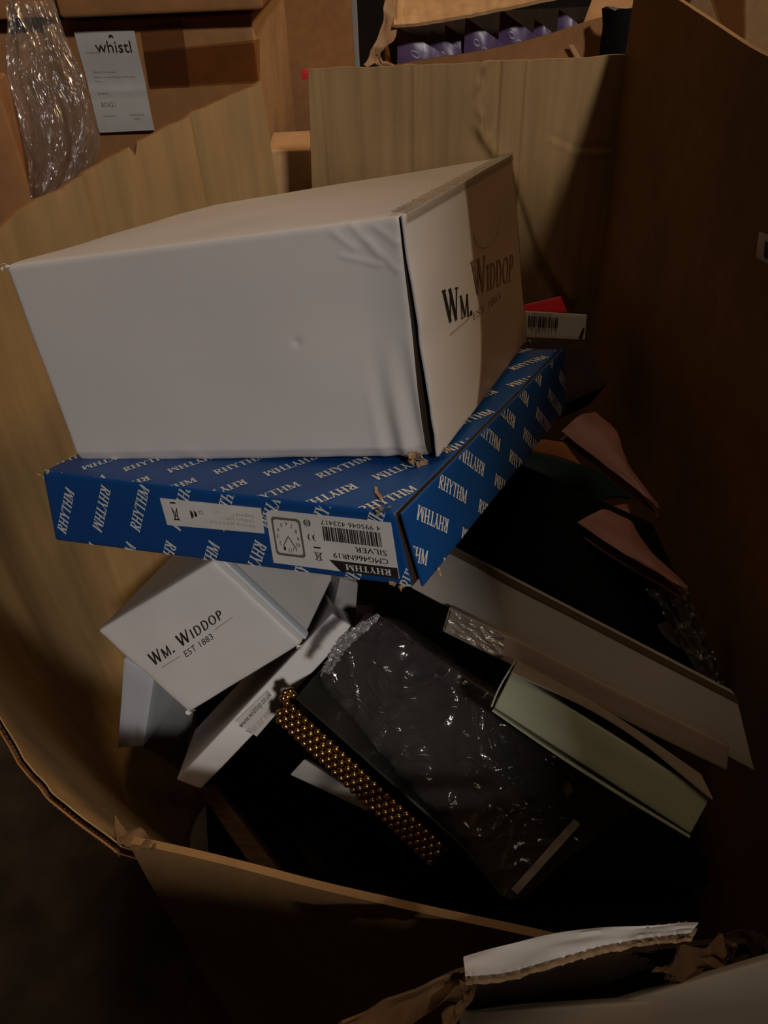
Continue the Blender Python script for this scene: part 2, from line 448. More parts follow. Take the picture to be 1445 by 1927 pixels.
# left panel: inner liner, outer liner and the wavy middle layer seen along the cut top edge
sheet('left_panel', lambda u, v: left_fn2(u, v), 130, 40, .0009, KR, big, 'inner face of the bulging left side of the carton')
def out_off(u):
    a = left_fn(min(u + .01, 1), 1) - left_fn(max(u - .01, 0), 1); return a.cross(Vector((0, 0, 1))).normalized()
_sg = 1 if out_off(.3).x < 0 else -1
def left_out(u, v): return left_fn2(u, v) + out_off(u) * _sg * .0045
sheet('outer_liner', left_out, 90, 12, .0009, KRF, big)
fluting('fluting', lambda u: left_fn2(u, 1) + out_off(u) * _sg * .0012 - Vector((0, 0, .002)), lambda u: left_fn2(u, 1) + out_off(u) * _sg * .0040 - Vector((0, 0, .002)), Vector((0, 0, -.005)), KRO, big, .0045)
# back panel
BY = 1.10
btl, btr = aty(580, 131, BY), aty(1168, 121, BY)
bl_low = aty(587, 352, BY)
crack = [aty(*p, BY) for p in ((905, 262), (930, 300), (962, 330), (985, 395), (1010, 470), (1035, 520), (1062, 562))]
dent = [aty(*p, BY) for p in ((910, 130), (900, 175), (908, 215), (915, 260))]
dent2 = [aty(*p, BY) for p in ((1040, 262), (1085, 283), (1140, 283))]
def seg_d(P, pts):
    best = (9, 0)
    for a, b in zip(pts, pts[1:]):
        ab = b - a; t = max(0, min(1, (P - a).dot(ab) / ab.length_squared)); q = a + ab * t
        dd = (P - q).length
        if dd < best[0]:
            sd = (P - q).x * ab.z - (P - q).z * ab.x
            best = (dd, sd / (ab.length))
    return best
xl0 = btl.x; slope_l = (bl_low.x - btl.x) / (bl_low.z - btl.z)
def back_fn(u, v):
    z = .02 + (btl.z - .02) * v
    xl = max(-.09, btl.x + slope_l * (z - btl.z)) if z > .6 else btl.x
    x = xl + (.334 - xl) * u
    P = Vector((x, BY, z))
    d = .0011 * nz((x * 55, 0, z * 1.5), 1, 1) + 0.0004 * math.sin(x * 300 + 3 * nz((x * 9, 0, 0), 1, 2)) + .002 * nz((x * 8, 0, z * 5), 1, 4)
    for xx, aa in ((btl.x + .012, -.002), (.062, .002), (.17, -.003), (.205, .0025)):
        d += aa * math.exp(-((x - xx) / .003) ** 2)
    e, sd = seg_d(P, crack); d += -.004 * math.tanh(sd / .0035) * math.exp(-(e / .016) ** 2)
    e, sd = seg_d(P, dent); d += .004 * math.exp(-(e / .007) ** 2) * nz((x * 70, 0, z * 70), 1, 6) + .0025 * math.tanh(sd / .003) * math.exp(-(e / .012) ** 2)
    e, sd = seg_d(P, dent2); d += .0012 * math.tanh(sd / .002) * math.exp(-(e / .006) ** 2)
    top = .002 * nz((x * 40, 0, 0), 1, 8) if v > .99 else 0
    return P + Vector((0, -d, top))
sheet('back_panel', lambda u, v: back_fn(1 - u, v), 300, 260, TH, KR, big, 'tan back flap with vertical ribbing and a jagged crack')
# right panel
RX = .335
rim = [(1.105, 1.125), (.95, 1.100), (.71, 1.083), (.55, 1.10), (.40, 1.16), (.2, 1.2), (.10, 1.2)]
def right_fn(u, v):
    pts = [Vector((RX, a, b)) for a, b in rim]
    T = spline(pts, u); P = Vector((RX, T.y, .02 + (T.z - .02) * v))
    P.x += -.010 * math.exp(-(u / .05) ** 2) * 0 + .006 * nz((0, P.y * 4, P.z * 4), 1, 3) + .0008 * nz((0, P.y * 30, P.z * 6), 1, 7)
    return P
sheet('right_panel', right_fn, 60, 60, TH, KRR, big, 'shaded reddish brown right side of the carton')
# front panel
fA, fB = atz(243, 1590, .72), atz(1012, 1770, .72)
fdir = (fB - fA)
def front_fn(u, v):
    k = (RX - .01 - fA.x) / fdir.x
    T = fA + fdir * k * u; T.z = .72 + .004 * nz((u * 5, 0, 0), 1, 2)
    P = T.copy(); P.z = .02 + (T.z - .02) * v; P.y += .045 * (1 - v)
    P.y += .004 * nz((u * 4, v * 4, 0), 1, 9) - .012 * math.sin(math.pi * v) * math.sin(math.pi * u)
    return P
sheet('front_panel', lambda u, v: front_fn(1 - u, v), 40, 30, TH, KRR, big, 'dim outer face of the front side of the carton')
# torn paper at the split front left corner
def shred(name, pts, m, parent, th=.002, seed=0, bumpy=.003):
    """crumpled scrap through a 2-row grid of world points, thickened"""
    A, Bp = pts
    def f(u, v):
        P = spline(A, u).lerp(spline(Bp, u), v)
        return P + Vector((nz((u * 5, v * 2, seed), 1, 1), nz((u * 5, v * 2, seed), 1, 2), nz((u * 6, v * 3, seed), 1, 3))) * bumpy
    return sheet(name, f, 24, 8, th, m, parent)
zc = .722
shred('torn_corner', ([atz(214, 1536, zc), atz(235, 1562, zc), atz(258, 1560, zc), atz(280, 1572, zc), atz(296, 1586, zc)],
                      [atz(222, 1590, zc), atz(238, 1594, zc), atz(256, 1596, zc), atz(276, 1597, zc), atz(294, 1594, zc)]), KRO, big, .0015, 2, .0025)
obj('bottom_panel', box_vf(-.30, .325, .28, 1.08, .004, .010), KRF, big, False)
# sticker on right panel
g_s = hexa(dict(LFT=atx(1428, 436, RX - .012), RFT=atx(1475, 452, RX - .012), RFD=atx(1475, 512, RX - .012), LFD=atx(1422, 484, RX - .012),
                LBT=atx(1428, 436, RX - .0105), RBT=atx(1475, 452, RX - .0105), RBD=atx(1475, 512, RX - .0105), LBD=atx(1422, 484, RX - .0105)))
st = carton('sticker', g_s, STK, big, (2, 1, 2), .0003, label='white sticker with a blue mark on the right side')
gs = surf(g_s, 'F', .0005); patch('blue_mark', lambda s, t, off=.0005: gs(.3 + .7 * s, .15 + .6 * t, .0006), SBLU, st, ns=2, nt_=2)
# ================================================================== BIG WHITE CARTON ON TOP
def sc(c, k): return {a: CAM + (Vector(b) - CAM) * k for a, b in c.items()}
WHITE = sc({'LFD': (-0.2667, 0.5606, 0.8164), 'LFT': (-0.2882, 0.5963, 0.9814), 'LBD': (-0.1529, 0.8356, 0.7739), 'LBT': (-0.1728, 0.8708, 0.9382), 'RFD': (0.0324, 0.448, 0.8832), 'RFT': (0.0175, 0.4806, 1.0444), 'RBD': (0.1503, 0.7177, 0.8342), 'RBT': (0.1286, 0.7574, 1.0041)}, .962)
HW = hexa(WHITE)
wc = thing('white_clock_carton', 'big plain white carton with taped end, topmost on the pile, resting on the blue carton', 'carton', HW(.5, .5, 0))
fcreases = [((.86, .97), (.90, .90)), ((.90, .99), (.95, .86)), ((.93, .93), (.985, .80)), ((.87, .88), (.95, .83)), ((.95, .97), (.99, .90))]
def wdisp(face, s, P):
    nF = Vector((-.38, -.91, .15)); d = 0
    if s[1] < .02:
        u, v = s[0], s[2]
        d += .0012 * nz((u * 3, v * 3, 0), 1, 1)
        d -= .0011 * math.exp(-(((u - .735) / .010) ** 2 + ((v - .55) / .018) ** 2))
        for a, b in fcreases:
            A, Bv = Vector((*a, 0)), Vector((*b, 0)); Q = Vector((u, v, 0)); ab = Bv - A
            t = max(0, min(1, (Q - A).dot(ab) / ab.length_squared)); e = (Q - A - ab * t).length
            d += .0007 * math.exp(-(e / .007) ** 2)
        # buckled lower right corner
        k = max(0, min(1, (u - .87) / .13)) * max(0, min(1, (.55 - v) / .45))
        d += k * .0035 * math.sin((u - .87) * 95 + v * 3) - .004 * max(0, (.06 - v) / .06) * (1 + .5 * nz((u * 14, 0, 0), 1, 4))
        # bowed top edge
        return nF * (d)
    if s[2] > .98:
        return Vector((0, 0, 1)) * (.004 * math.sin(s[0] * 3.14) * math.sin(s[1] * 3.14) + .0012 * nz((s[0] * 4, s[1] * 4, 0), 1, 2) - .0)
    return Vector()
carton('carton_body', HW, [WH, KRD], wc, (170, 30, 100), .0035, wdisp, {'R': 1})  # right face near-black, painting in the shade of the seam
# end panel, standing off the body with a dark open seam
rn = (HW(1, .5, .5) - HW(0, .5, .5)).normalized()
def EP(px, py, extra=0.0):
    p0 = HW(1, .5, .5) + rn * .006; a = HW(1, 1, .5) - HW(1, 0, .5); b = HW(1, .5, 1) - HW(1, .5, 0)
    return atp(px, py, p0, a.cross(b).normalized())
e = dict(LFT=EP(762, 404), RFT=EP(962, 290), RFD=EP(991, 640), LFD=EP(828, 860))
bkv = -rn * .0022
HE = hexa({**e, 'LBT': e['LFT'] + bkv, 'RBT': e['RFT'] + bkv, 'RBD': e['RFD'] + bkv, 'LBD': e['LFD'] + bkv})
def edisp(face, s, P):
    return rn * (.0010 * nz((s[0] * 4, s[2] * 4, 0), 1, 5) - .0012 * max(0, 1 - s[0] / .06) * (.3 + abs(nz((0, s[2] * 6, 0), 1, 2))))
ep = carton('end_panel', HE, WH, wc, (40, 1, 50), .0008, edisp)
ge = surf(HE, 'F', .0008, edisp)
W1, x1 = word('Wm.', .72)
q = quadmap(ge, [(832, 546), (889, 534), (891, 592), (840, 610)])
polys_obj('lettering', [[(a / x1, b) for a, b in p] for p in W1], q, INK, ep, .0004)
W2, x2 = word('Widdop', .72, K=.15)
q = quadmap(ge, [(886, 492), (968, 456), (964, 528), (892, 558)])
polys_obj('taped_lettering', [[(a / x2, b) for a, b in p] for p in W2], q, mat('brown_ink', (.20, .13, .10), .6), ep, .0004)
q = quadmap(ge, [(847, 627), (884, 596), (884, 598), (847, 631)]); patch('rule', q, INKB, ep, ns=3, nt_=1, off=.0004)
q = quadmap(ge, [(890, 588), (940, 548), (942, 562), (891, 602)]); text_on('date_text', 'EST 1883', q, INKB, ep, 0, 1, 0, 1, .0004)
# faint oval emblem ring under the tape
ring = arc(.5, .5, .47, .47, 180, 360, .012, .012, 16)
q = quadmap(ge, [(888, 400), (940, 372), (940, 455), (890, 480)]); polys_obj('oval_outline', ring, q, INKB, ep, .0004)
def tape_q(s, t, off=.001):
    u0 = ge.inv(872, 338)[0]; wob = .012 * math.sin(t * 9) + (.0 if t > .3 else -.02 * (1 - t / .3) ** 2 + .0)
    edge = u0 + .03 * (1 - t) + wob * .4
    if t < .42: edge -= .0 + .26 * ((.42 - t) / .42) ** 1.5 * .55  # low edge follows a shadow outline; the tint paints that shade
    return ge(edge + (1.0 - edge) * s, t, .0009)
patch('brown_tape', tape_q, TAPE, wc, ns=16, nt_=40, label='brown see-through packing tape, its lower part tinting in a shadow')
# clear tape folded over the top edge
gw = surf(HW, 'T')
def tt(s, t, off=0):
    if t < .5: return ge(s, .97 + .03 * t / .5, .0016 + .0006 * nz((s * 60, t * 5, 0), 1, 3))
    a, b = ge(s, 1, .0016), gw(.982, s, .0015)
    return a.lerp(b, (t - .5) / .5) + Vector((0, 0, .0010 * nz((s * 60, t * 5, 0), 1, 7) + .0012))
patch('clear_tape', tt, CLR, wc, ns=90, nt_=8, label='shiny clear tape along the top edge')
# frayed kraft at the burst corners
def fray(name, P, size, m, parent, n=7, seed=1):
    rr = random.Random(seed); vfs = []
    for i in range(n):
        c = P + Vector((rr.uniform(-1, 1), rr.uniform(-1, 1) * .4, rr.uniform(-.6, .6))) * size
        pts = []; k = 6
        ax = Vector((rr.uniform(-1, 1), rr.uniform(-1, 1), rr.uniform(-1, 1))).normalized(); bx = ax.orthogonal().normalized(); cx = ax.cross(bx)
        for j in range(k):
            a = j / k * 6.283; r_ = size * rr.uniform(.25, .6); pts.append(c + bx * math.cos(a) * r_ + cx * math.sin(a) * r_ + ax * rr.uniform(-.2, .2) * size)
        pts += [p + ax * size * .12 for p in pts]
        f = [tuple(range(k)), tuple(range(2 * k - 1, k - 1, -1))] + [(j, (j + 1) % k, k + (j + 1) % k, k + j) for j in range(k)]
        vfs.append((pts, f))
    return obj(name, join(*vfs), m, parent, False)
fray('frayed_corner', HW(.975, 0, .005), .007, KRE, wc, 7, 3)
fray('frayed_corner', HE(.03, 0, .0), .005, KRE, wc, 5, 5)
fray('frayed_corner', HW(.0, 0, .99), .004, PRT, wc, 4, 6)
fray('frayed_corner', HE(.99, 0, .0), .004, PRT, wc, 4, 8)
# ================================================================== BLUE CARTON
BLUE = {'LFD': (-0.2827, 0.5039, 0.7761), 'LFT': (-0.2805, 0.5209, 0.8367), 'LBD': (-0.1128, 0.8014, 0.7297), 'LBT': (-0.1193, 0.8143, 0.7853), 'RFD': (0.0169, 0.3542, 0.8495), 'RFT': (0.007, 0.3654, 0.9029), 'RBD': (0.1805, 0.6487, 0.7995), 'RBT': (0.1741, 0.6619, 0.8554)}
HB = hexa(BLUE)
bc = thing('blue_clock_carton', 'flat blue carton with repeated white lettering and a barcode label, under the big white carton', 'carton', HB(.5, .5, 0))
def bdisp(face, s, P):
    up = Vector((-.11, .22, .97))
    d = -.0
    if s[2] > .98: d = -.004 * math.exp(-((s[1] - .0) / .05) ** 2) * 0 + .0006 * nz((s[0] * 5, s[1] * 5, 0), 1, 2)
    return up * d
carton('carton_body', HB, [BLU, KRD], bc, (40, 30, 12), .003, bdisp, {'R': 1})  # dark right face again: shade of the open end painted in
brn = (HB(1, .5, .5) - HB(0, .5, .5)).normalized()
def BP(px, py):
    a = HB(1, 1, .5) - HB(1, 0, .5); b = HB(1, .5, 1) - HB(1, .5, 0)
    return atp(px, py, HB(1, .5, .5) + brn * .006, a.cross(b).normalized())
e = dict(LFT=BP(757, 966), RFT=BP(1061, 656), LFD=BP(797, 1104))
e['RFD'] = e['RFT'] + (HB(1, 1, 0) - HB(1, 1, 1)) * 1.02
bkv = -brn * .002
HBE = hexa({**e, 'LBT': e['LFT'] + bkv, 'RBT': e['RFT'] + bkv, 'RBD': e['RFD'] + bkv, 'LBD': e['LFD'] + bkv})
bep = carton('end_panel', HBE, BLU, bc, (20, 1, 8), .0007)
gF, gT, gR = surf(HB, 'F', .0006, bdisp), surf(HB, 'T', .0006, bdisp), surf(HBE, 'F')
def pattern(name, g, W_, H_, ang, pu, pv, parent, ou, ov, off=.0003, skip=None, hgt=9.2):
    """staggered RHYTHM rows, alternate ones upside down; sizes in mm"""
    P0, wx = word('RHYTHM', .8, K=.17, k=.07, gap=.03)
    ln = 43 if ang > 0 else 46; hgt = 10.2; ca, sa = math.cos(math.radians(ang)), math.sin(math.radians(ang))
    polys = []
    for i in range(-14, 15):
        for j in range(-10, 11):
            # lattice: i across rows, j along the words
            cx = ou + i * pu; cy = ov + j * pv + i * 5
            X, Y = cx + cy * ca / sa, cy
            if not (-60 < X < W_ + 60 and -60 < Y < H_ + 60): continue
            fl = -1 if i % 2 else 1; one = []
            for p in P0:
                pp = []
                for a, b in p:
                    a_ = (a / wx - .5) * ln * fl; b_ = (b * hgt - hgt / 2) * fl
                    pp.append((X + a_ * ca - b_ * sa, Y + a_ * sa + b_ * ca))
                pp = clip(pp, 1, W_ - 1, .8, H_ - .8)
                if pp:
                    c = (sum(a for a, b in pp) / len(pp), sum(b for a, b in pp) / len(pp))
                    if skip and skip(c): continue
                    one.append([(a / W_, b / H_) for a, b in pp])
            if one: polys_obj(name, one, g, PRT, parent, off)
pattern('printed_word', gF, 339, 58, 60, 41, 50, bc, 6, 28)
pattern('printed_word', gT, 339, 341, 60, 41, 50, bc, -12, 26, off=.0004)
pattern('printed_word', gR, 341, 58, -42, 42, 46, bep, 30, 30)
# labels on the front
def label_plate(name, px4, m, parent, cut=.0, off=.0008):
    q = quadmap(gF, px4); pl = [(0, 0), (1, 0), (1, 1), (cut, 1), (0, 1 - cut * 1.2)] if cut else [(0, 0), (1, 0), (1, 1), (0, 1)]
    # plate with a little thickness
    V = [q(s, t, off) for s, t in pl] + [q(s, t, off - .0006) for s, t in pl]; k = len(pl)
    Fc = [tuple(range(k)), tuple(range(2 * k - 1, k - 1, -1))] + [(i, (i + 1) % k, k + (i + 1) % k, k + i) for i in range(k)]
    return obj(name, (V, Fc), m, parent, False), q
lab, _ = label_plate('product_label', [(500, 958), (736, 983), (752, 1088), (516, 1058)], STK, bc, .05)
LO = .0010
# upside-down map: label's own right is image left
L = quadmap(gF, [(752, 1088), (516, 1058), (500, 958), (736, 983)])
patch('black_band', lambda s, t, off=0: L(s, t, LO), INK, lab, poly=[(0, .80), (.52, .80), (.44, 1.0), (0, 1.0)])
def flatword(name, txt, q, m, parent, s0, s1, t0, t1, off, **kw):
    Wd, xx = word(txt, **kw); return polys_obj(name, [[(s0 + (s1 - s0) * a / xx, t0 + (t1 - t0) * b) for a, b in p] for p in Wd], q, m, parent, off)
flatword('brand_lettering', 'RHYTHM', L, STK, lab, .05, .40, .845, .955, .0012)
text_on('model_text', 'CMG466NR19', L, INK, lab, .06, .48, .655, .755, LO)
text_on('colour_text', 'SILVER', L, INK, lab, .06, .30, .50, .60, LO)
text_on('barcode_number', '4 995046 423417', L, INK, lab, .08, .54, .075, .16, LO)
rb = random.Random(4); bars = []; x = .09
while x < .53:
    w_ = rb.choice((.004, .006, .010, .014)); bars.append([(x, .19), (x + w_, .19), (x + w_, .45), (x, .45)]); x += w_ + rb.choice((.004, .006, .009))
polys_obj('barcode', bars, L, INK, lab, LO)
# CE mark, approval roundel, crossed bin
ce = arc(.635, .42, .018, .055, 90, 270, .008, .010, 8) + arc(.675, .42, .018, .055, 90, 270, .008, .010, 8) + [stroke((.66, .42), (.672, .42), .014)]
polys_obj('approval_mark', [[(1.28 - a, b) for a, b in p] for p in ce], L, INK, lab, LO)
polys_obj('approval_roundel', arc(.655, .16, .024, .055, 0, 360, .012, .010, 16) + arc(.655, .16, .010, .024, 0, 360, .008, .008, 10), L, INK, lab, LO)
bn = [stroke((.575, .60), (.63, .60), .028), stroke((.58, .70), (.592, .84), .006), stroke((.625, .70), (.612, .84), .006), stroke((.592, .84), (.612, .84), .012), stroke((.575, .70), (.63, .70), .012), stroke((.572, .84), (.632, .68), .006), stroke((.572, .68), (.632, .84), .006)]
polys_obj('bin_symbol', [[(a, b) for a, b in p] for p in bn], L, INK, lab, LO)
# the clock drawing
def rrect(cx, cy, hx, hy, r_, w_, n=5):
    pts = []
    for (sx, sy, a0) in ((1, 1, 0), (-1, 1, 90), (-1, -1, 180), (1, -1, 270)):
        for i in range(n + 1):
            a = math.radians(a0 + 90 * i / n); pts.append((cx + sx * (hx - r_) + r_ * math.cos(a), cy + sy * (hy - r_ * 2.2) + r_ * 2.2 * math.sin(a)))
    out = []
    for i in range(len(pts)):
        a, b = pts[i], pts[(i + 1) % len(pts)]
        f = lambda p: (cx + (p[0] - cx) * (1 - w_), cy + (p[1] - cy) * (1 - w_)); out.append([a, b, f(b), f(a)])
    return out
ccx, ccy = .835, .47
polys_obj('clock_outline', rrect(ccx, ccy, .125, .36, .03, .13), L, mat('grey_ink', (.13, .12, .11), .5), lab, LO)
nums = []
for i in range(1, 13):
    a = math.radians(90 - 30 * i); x_, y_ = ccx + .086 * math.cos(a), ccy + .25 * math.sin(a)
    V, Fc = text_mesh(str(i)); bx = (min(v[0] for v in V), max(v[0] for v in V), min(v[1] for v in V), max(v[1] for v in V))
    hw = .009 * (1 if i < 10 else 1.6)
    nums.append(([L(x_ - hw + 2 * hw * (v[0] - bx[0]) / (bx[1] - bx[0]), y_ - .035 + .07 * (v[1] - bx[2]) / (bx[3] - bx[2]), LO) for v in V], Fc))
obj('clock_numerals', join(*nums), INK, lab, False)
polys_obj('clock_hands', [stroke((ccx, ccy - .02), (ccx - .055, ccy + .20), .008), stroke((ccx, ccy - .02), (ccx + .05, ccy + .17), .007)], L, INK, lab, LO)
lab2, _ = label_plate('compliance_label', [(302, 937), (491, 956), (498, 1003), (316, 987)], STK, bc)
L2 = quadmap(gF, [(498, 1003), (316, 987), (302, 937), (491, 956)])
text_on('small_print', 'Widdop and Co Ltd\nOldham Lancashire\nEngland OL9 7LS', L2, INKB, lab2, .07, .52, .25, .8, LO)
ce = arc(.05, .5, .018, .16, 90, 270, .008, .03, 8) + arc(.09, .5, .018, .16, 90, 270, .008, .03, 8) + [stroke((.075, .5), (.09, .5), .05)]
polys_obj('approval_mark', [[(.62 + a, b) for a, b in p] for p in ce] , L2, INK, lab2, LO)
text_on('approval_mark', 'UK\nCA', L2, INK, lab2, .57, .62, .3, .7, LO)
polys_obj('bin_symbol', [stroke((.84, .12), (.90, .12), .06), stroke((.845, .35), (.857, .75), .01), stroke((.895, .35), (.883, .75), .01), stroke((.84, .75), (.90, .75), .05), stroke((.84, .30), (.90, .78), .01), stroke((.90, .30), (.84, .78), .01)], L2, INK, lab2, LO)
fray('frayed_corner', HB(.97, 0, 1.0), .0042, KRE, bc, 6, 11)
fray('frayed_corner', HB(.955, .01, 1.0), .003, KRE, bc, 4, 12)
fray('frayed_corner', HBE(.05, 0, 0), .0045, KRE, bc, 7, 13)
fray('frayed_corner', HB(.97, 0, 0), .0045, KRE, bc, 5, 14)
fray('frayed_corner', HB(.01, 0, 1), .004, KRE, bc, 5, 15)
q = quadmap(gT, [(704, 918), (716, 920), (722, 950), (708, 945)])
patch('torn_patch', q, KRE, bc, poly=[(.1, 1), (.6, .95), (.5, .7), (1, .4), (.8, 0), (.4, .3), (0, .5)], off=.0015)
# ================================================================== LOWER WHITE CARTON
WID = {'LFD': (-0.2755, 0.5004, 0.6656), 'LFT': (-0.1514, 0.4997, 0.7494), 'LBD': (-0.2382, 0.6713, 0.6168), 'LBT': (-0.1191, 0.6748, 0.7058), 'RFD': (-0.1993, 0.4662, 0.5806), 'RFT': (-0.0797, 0.4698, 0.6698), 'RBD': (-0.1724, 0.6356, 0.53), 'RBT': (-0.0516, 0.6355, 0.6146)}
H2 = hexa(WID)
# front face: L/R = upper-left to lower-right edge, D/T = lower-left to upper-right edge
w2 = thing('lettered_white_carton', 'cube-like white carton with black maker lettering, tilted under the left end of the blue carton', 'carton', H2(.5, .5, 0))
def d2(face, s, P):
    if s[1] < .05:
        u, t = s[0], s[2]; n_ = Vector((-.17, -.95, .26))
        # bottom corner rounded off (blunt lower edge) and soft waves
        off = n_ * (.0012 * nz((u * 4, t * 4, 0), 1, 3))
        k = max(0, (u - .55) / .45) * max(0, (.20 - t) / .20)
        off += (H2(0, 0, 1) - H2(1, 0, 0)) * 0 + (H2(0, 0, 0) - H2(1, 0, 0)) * .05 * k * math.sin(math.pi * min(1, (u - .5) * 2))
        return off
    return Vector()
carton('carton_body', H2, WH2, w2, (30, 12, 30), .0035, d2)
g2 = surf(H2, 'F', .0006, d2)
q = quadmap(g2, [(282, 1232), (412, 1137), (422, 1158), (292, 1254)])
P_, xx = word('Wm. Widdop', .78, K=.16, k=.10, se=False, gap=.10)
q = quadmap(g2, [(277, 1232), (413, 1141), (423, 1161), (290, 1254)])
polys_obj('lettering', [[(a / xx, b) for a, b in p] for p in P_], q, INK, w2, .0004)
q = quadmap(g2, [(345, 1226), (397, 1191), (403, 1201), (351, 1237)]); text_on('date_text', 'EST 1883', q, INK, w2, 0, 1, 0, 1, .0004)
for a in ([(305, 1255), (340, 1233), (340, 1234.5), (305, 1257)], [(404, 1184), (438, 1160), (438, 1161.5), (404, 1186)]):
    q = quadmap(g2, a); patch('rule', q, INKB, w2, ns=2, nt_=1, off=.0004)
# raised flap edge beside the front face and the lid flap behind it
f0 = H2(0, 0, 1); f1 = H2(1, 0, 1); bdir = (H2(.5, 1, 1) - H2(.5, 0, 1)).normalized(); tdir = (H2(.5, .5, 1) - H2(.5, .5, 0)).normalized(); xd = (f1 - f0).normalized()
HF = hexa(dict(LFD=f0 + bdir * .006, RFD=f1 + bdir * .006, LFT=f0 + bdir * .006 + tdir * .004, RFT=f1 + bdir * .006 + tdir * .004,
               LBD=f0 + bdir * .017, RBD=f1 + bdir * .017, LBT=f0 + bdir * .017 + tdir * .004, RBT=f1 + bdir * .017 + tdir * .004))
carton('tuck_flap', HF, WGR, w2, (6, 2, 1), .0018)
fray('frayed_corner', H2(1, 0, .02), .004, WH2, w2, 5, 21)
fray('frayed_corner', H2(1, 0, .97), .003, WH2, w2, 5, 22)
# ================================================================== SLABS IN THE PILE
def pile_box(name, label, cat, px4, pd, nrm, th, m, body='carton_body', n=(10, 6, 6), r=.0015, seed=0, amp=.0006, group=None):
    """px4 visible face; pd=(px,py,depth) point on it"""
    H = face_box(px4, atd(*pd), nrm, th)
    t = thing(name, label, cat, H(.5, .5, 0), group)
    nn = Vector(nrm).normalized()
    carton(body, H, m, t, n, r, lambda f, s, P: nn * amp * nz((s[0] * 5, s[1] * 5, s[2] * 5), 1, seed))
    return t, H
# long cream carton running from under the blue carton to the right side
tS, HS = pile_box('long_cream_carton', 'long pale carton side slanting from under the blue carton down to the right side', 'carton',
                  [(835, 1022), (1385, 1308), (1420, 1452), (772, 1106)], (1100, 1230, .675), (-.25, -.75, .62), .02, SLB, n=(20, 4, 6), seed=31)
g = surf(HS, 'F'); q = quadmap(g, [(835, 1022), (1385, 1308), (1389, 1322), (828, 1032)])
patch('brown_edge', q, mat('edge_brown', (.13, .09, .055), .7), tS, ns=12, nt_=2, off=.0012, label='brown raw board edge')
# taupe carton behind the green one, with a crinkled wrap on its left end
tT, HT = pile_box('taupe_carton', 'flat taupe carton between the long cream carton and the pale green one', 'carton',
                  [(845, 1142), (1372, 1405), (1368, 1452), (832, 1188)], (1050, 1270, .650), (-.25, -.75, .62), .018, TAU, seed=33)
g = surf(HT, 'F'); q = quadmap(g, [(850, 1148), (950, 1196), (946, 1240), (838, 1186)])
patch('crinkled_wrap', q, WRAP, tT, ns=60, nt_=24, off=.0022, wob=.0022, label='crinkled shiny wrap on the left end')
# pale green carton
tG, HG = pile_box('pale_green_carton', 'slim pale green carton lying open-lidded at the right of the plastic bag', 'carton',
                  [(963, 1264), (1339, 1500), (1300, 1570), (929, 1332)], (1130, 1410, .570), (-.25, -.72, .64), .055, [GRN, TAU], n=(20, 8, 6), seed=35)
nG = Vector((-.25, -.72, .64)).normalized()
def lidp(s, t):   # bowed lid board above the face
    a = HG(s, 0, 1).lerp(HG(s, 1, 1), t); up = (HG(.5, 0, 1) - HG(.5, 0, 0)).normalized()
    return a + up * (-.001 + .009 * math.sin(math.pi * min(1, s * 1.0)) ** 1.2 * (1 - t * .6)) + nG * .003 * (1 - t)
sheet('lid', lidp, 30, 8, .0014, TAU, tG, 'bowed taupe lid')
def rimp(s, t): # thin outer tray edge below the face
    a = HG(s, 0, 0).lerp(HG(s, 1, 0), t); dn = (HG(.5, 0, 0) - HG(.5, 0, 1)).normalized()
    return a + dn * (.0025 + .002 * math.sin(math.pi * s)) + nG * .002 * (1 - t)
sheet('tray_edge', rimp, 20, 4, .0012, GRN, tG)
def endp(s, t):
    a = HG(0, s, 0).lerp(HG(0, s, 1), t); lf = (HG(0, .5, .5) - HG(1, .5, .5)).normalized()
    return a + lf * (.0025 + .001 * math.sin(3.14 * t)) + nG * .002 * (1 - s)
sheet('end_flap', endp, 4, 10, .0012, GRN, tG)
# long thin white carton with website sticker, left
tL, HL = pile_box('narrow_white_carton', 'long narrow white carton with a website sticker, leaning below the lettered white carton', 'carton',
                  [(625, 1154), (668, 1182), (378, 1486), (331, 1468)], (500, 1320, .72), (.12, -.80, .58), .14, [WH2, GRY], n=(4, 8, 16), seed=37, r=.002)
gL = surf(HL, 'F')
q = quadmap(gL, [(510, 1297), (522, 1330), (482, 1384), (444, 1355)])
stq = quadmap(gL, [(528, 1287), (532, 1332), (484, 1386), (443, 1356)])
lb = [stq(0, 0, .0014), stq(1, 0, .0014), stq(1, 1, .0014), stq(0, 1, .0014)]
def stick(name, px4, g, m, parent, off=.0014, th=.0006):
    q = quadmap(g, px4); V = [q(s, t, off) for s, t in ((0, 0), (1, 0), (1, 1), (0, 1))] + [q(s, t, off - th) for s, t in ((0, 0), (1, 0), (1, 1), (0, 1))]
    return obj(name, (V, [(0, 1, 2, 3), (7, 6, 5, 4), (0, 1, 5, 4), (1, 2, 6, 5), (2, 3, 7, 6), (3, 0, 4, 7)]), m, parent, False)
sk = stick('website_sticker', [(504, 1298), (529, 1332), (483, 1385), (443, 1356)], gL, STG, tL, .0018)
q = quadmap(gL, [(447, 1362), (505, 1298), (513, 1310), (458, 1371)]); text_on('sticker_text', 'www.widdop.co.uk', q, INK, sk, 0, 1, 0, 1, .0026)
q = quadmap(gL, [(463, 1374), (513, 1317), (522, 1328), (475, 1383)]); text_on('sticker_text', 'Visit our website', q, INKB, sk, 0, 1, 0, 1, .0026)
# the box end standing behind it
pile_box('grey_white_carton', 'narrow end of a grey-white carton behind the top of the narrow white carton', 'carton',
         [(640, 1088), (674, 1098), (668, 1176), (626, 1150)], (655, 1130, .80), (.2, -.95, .2), .08, GRY, n=(3, 4, 4), seed=39)
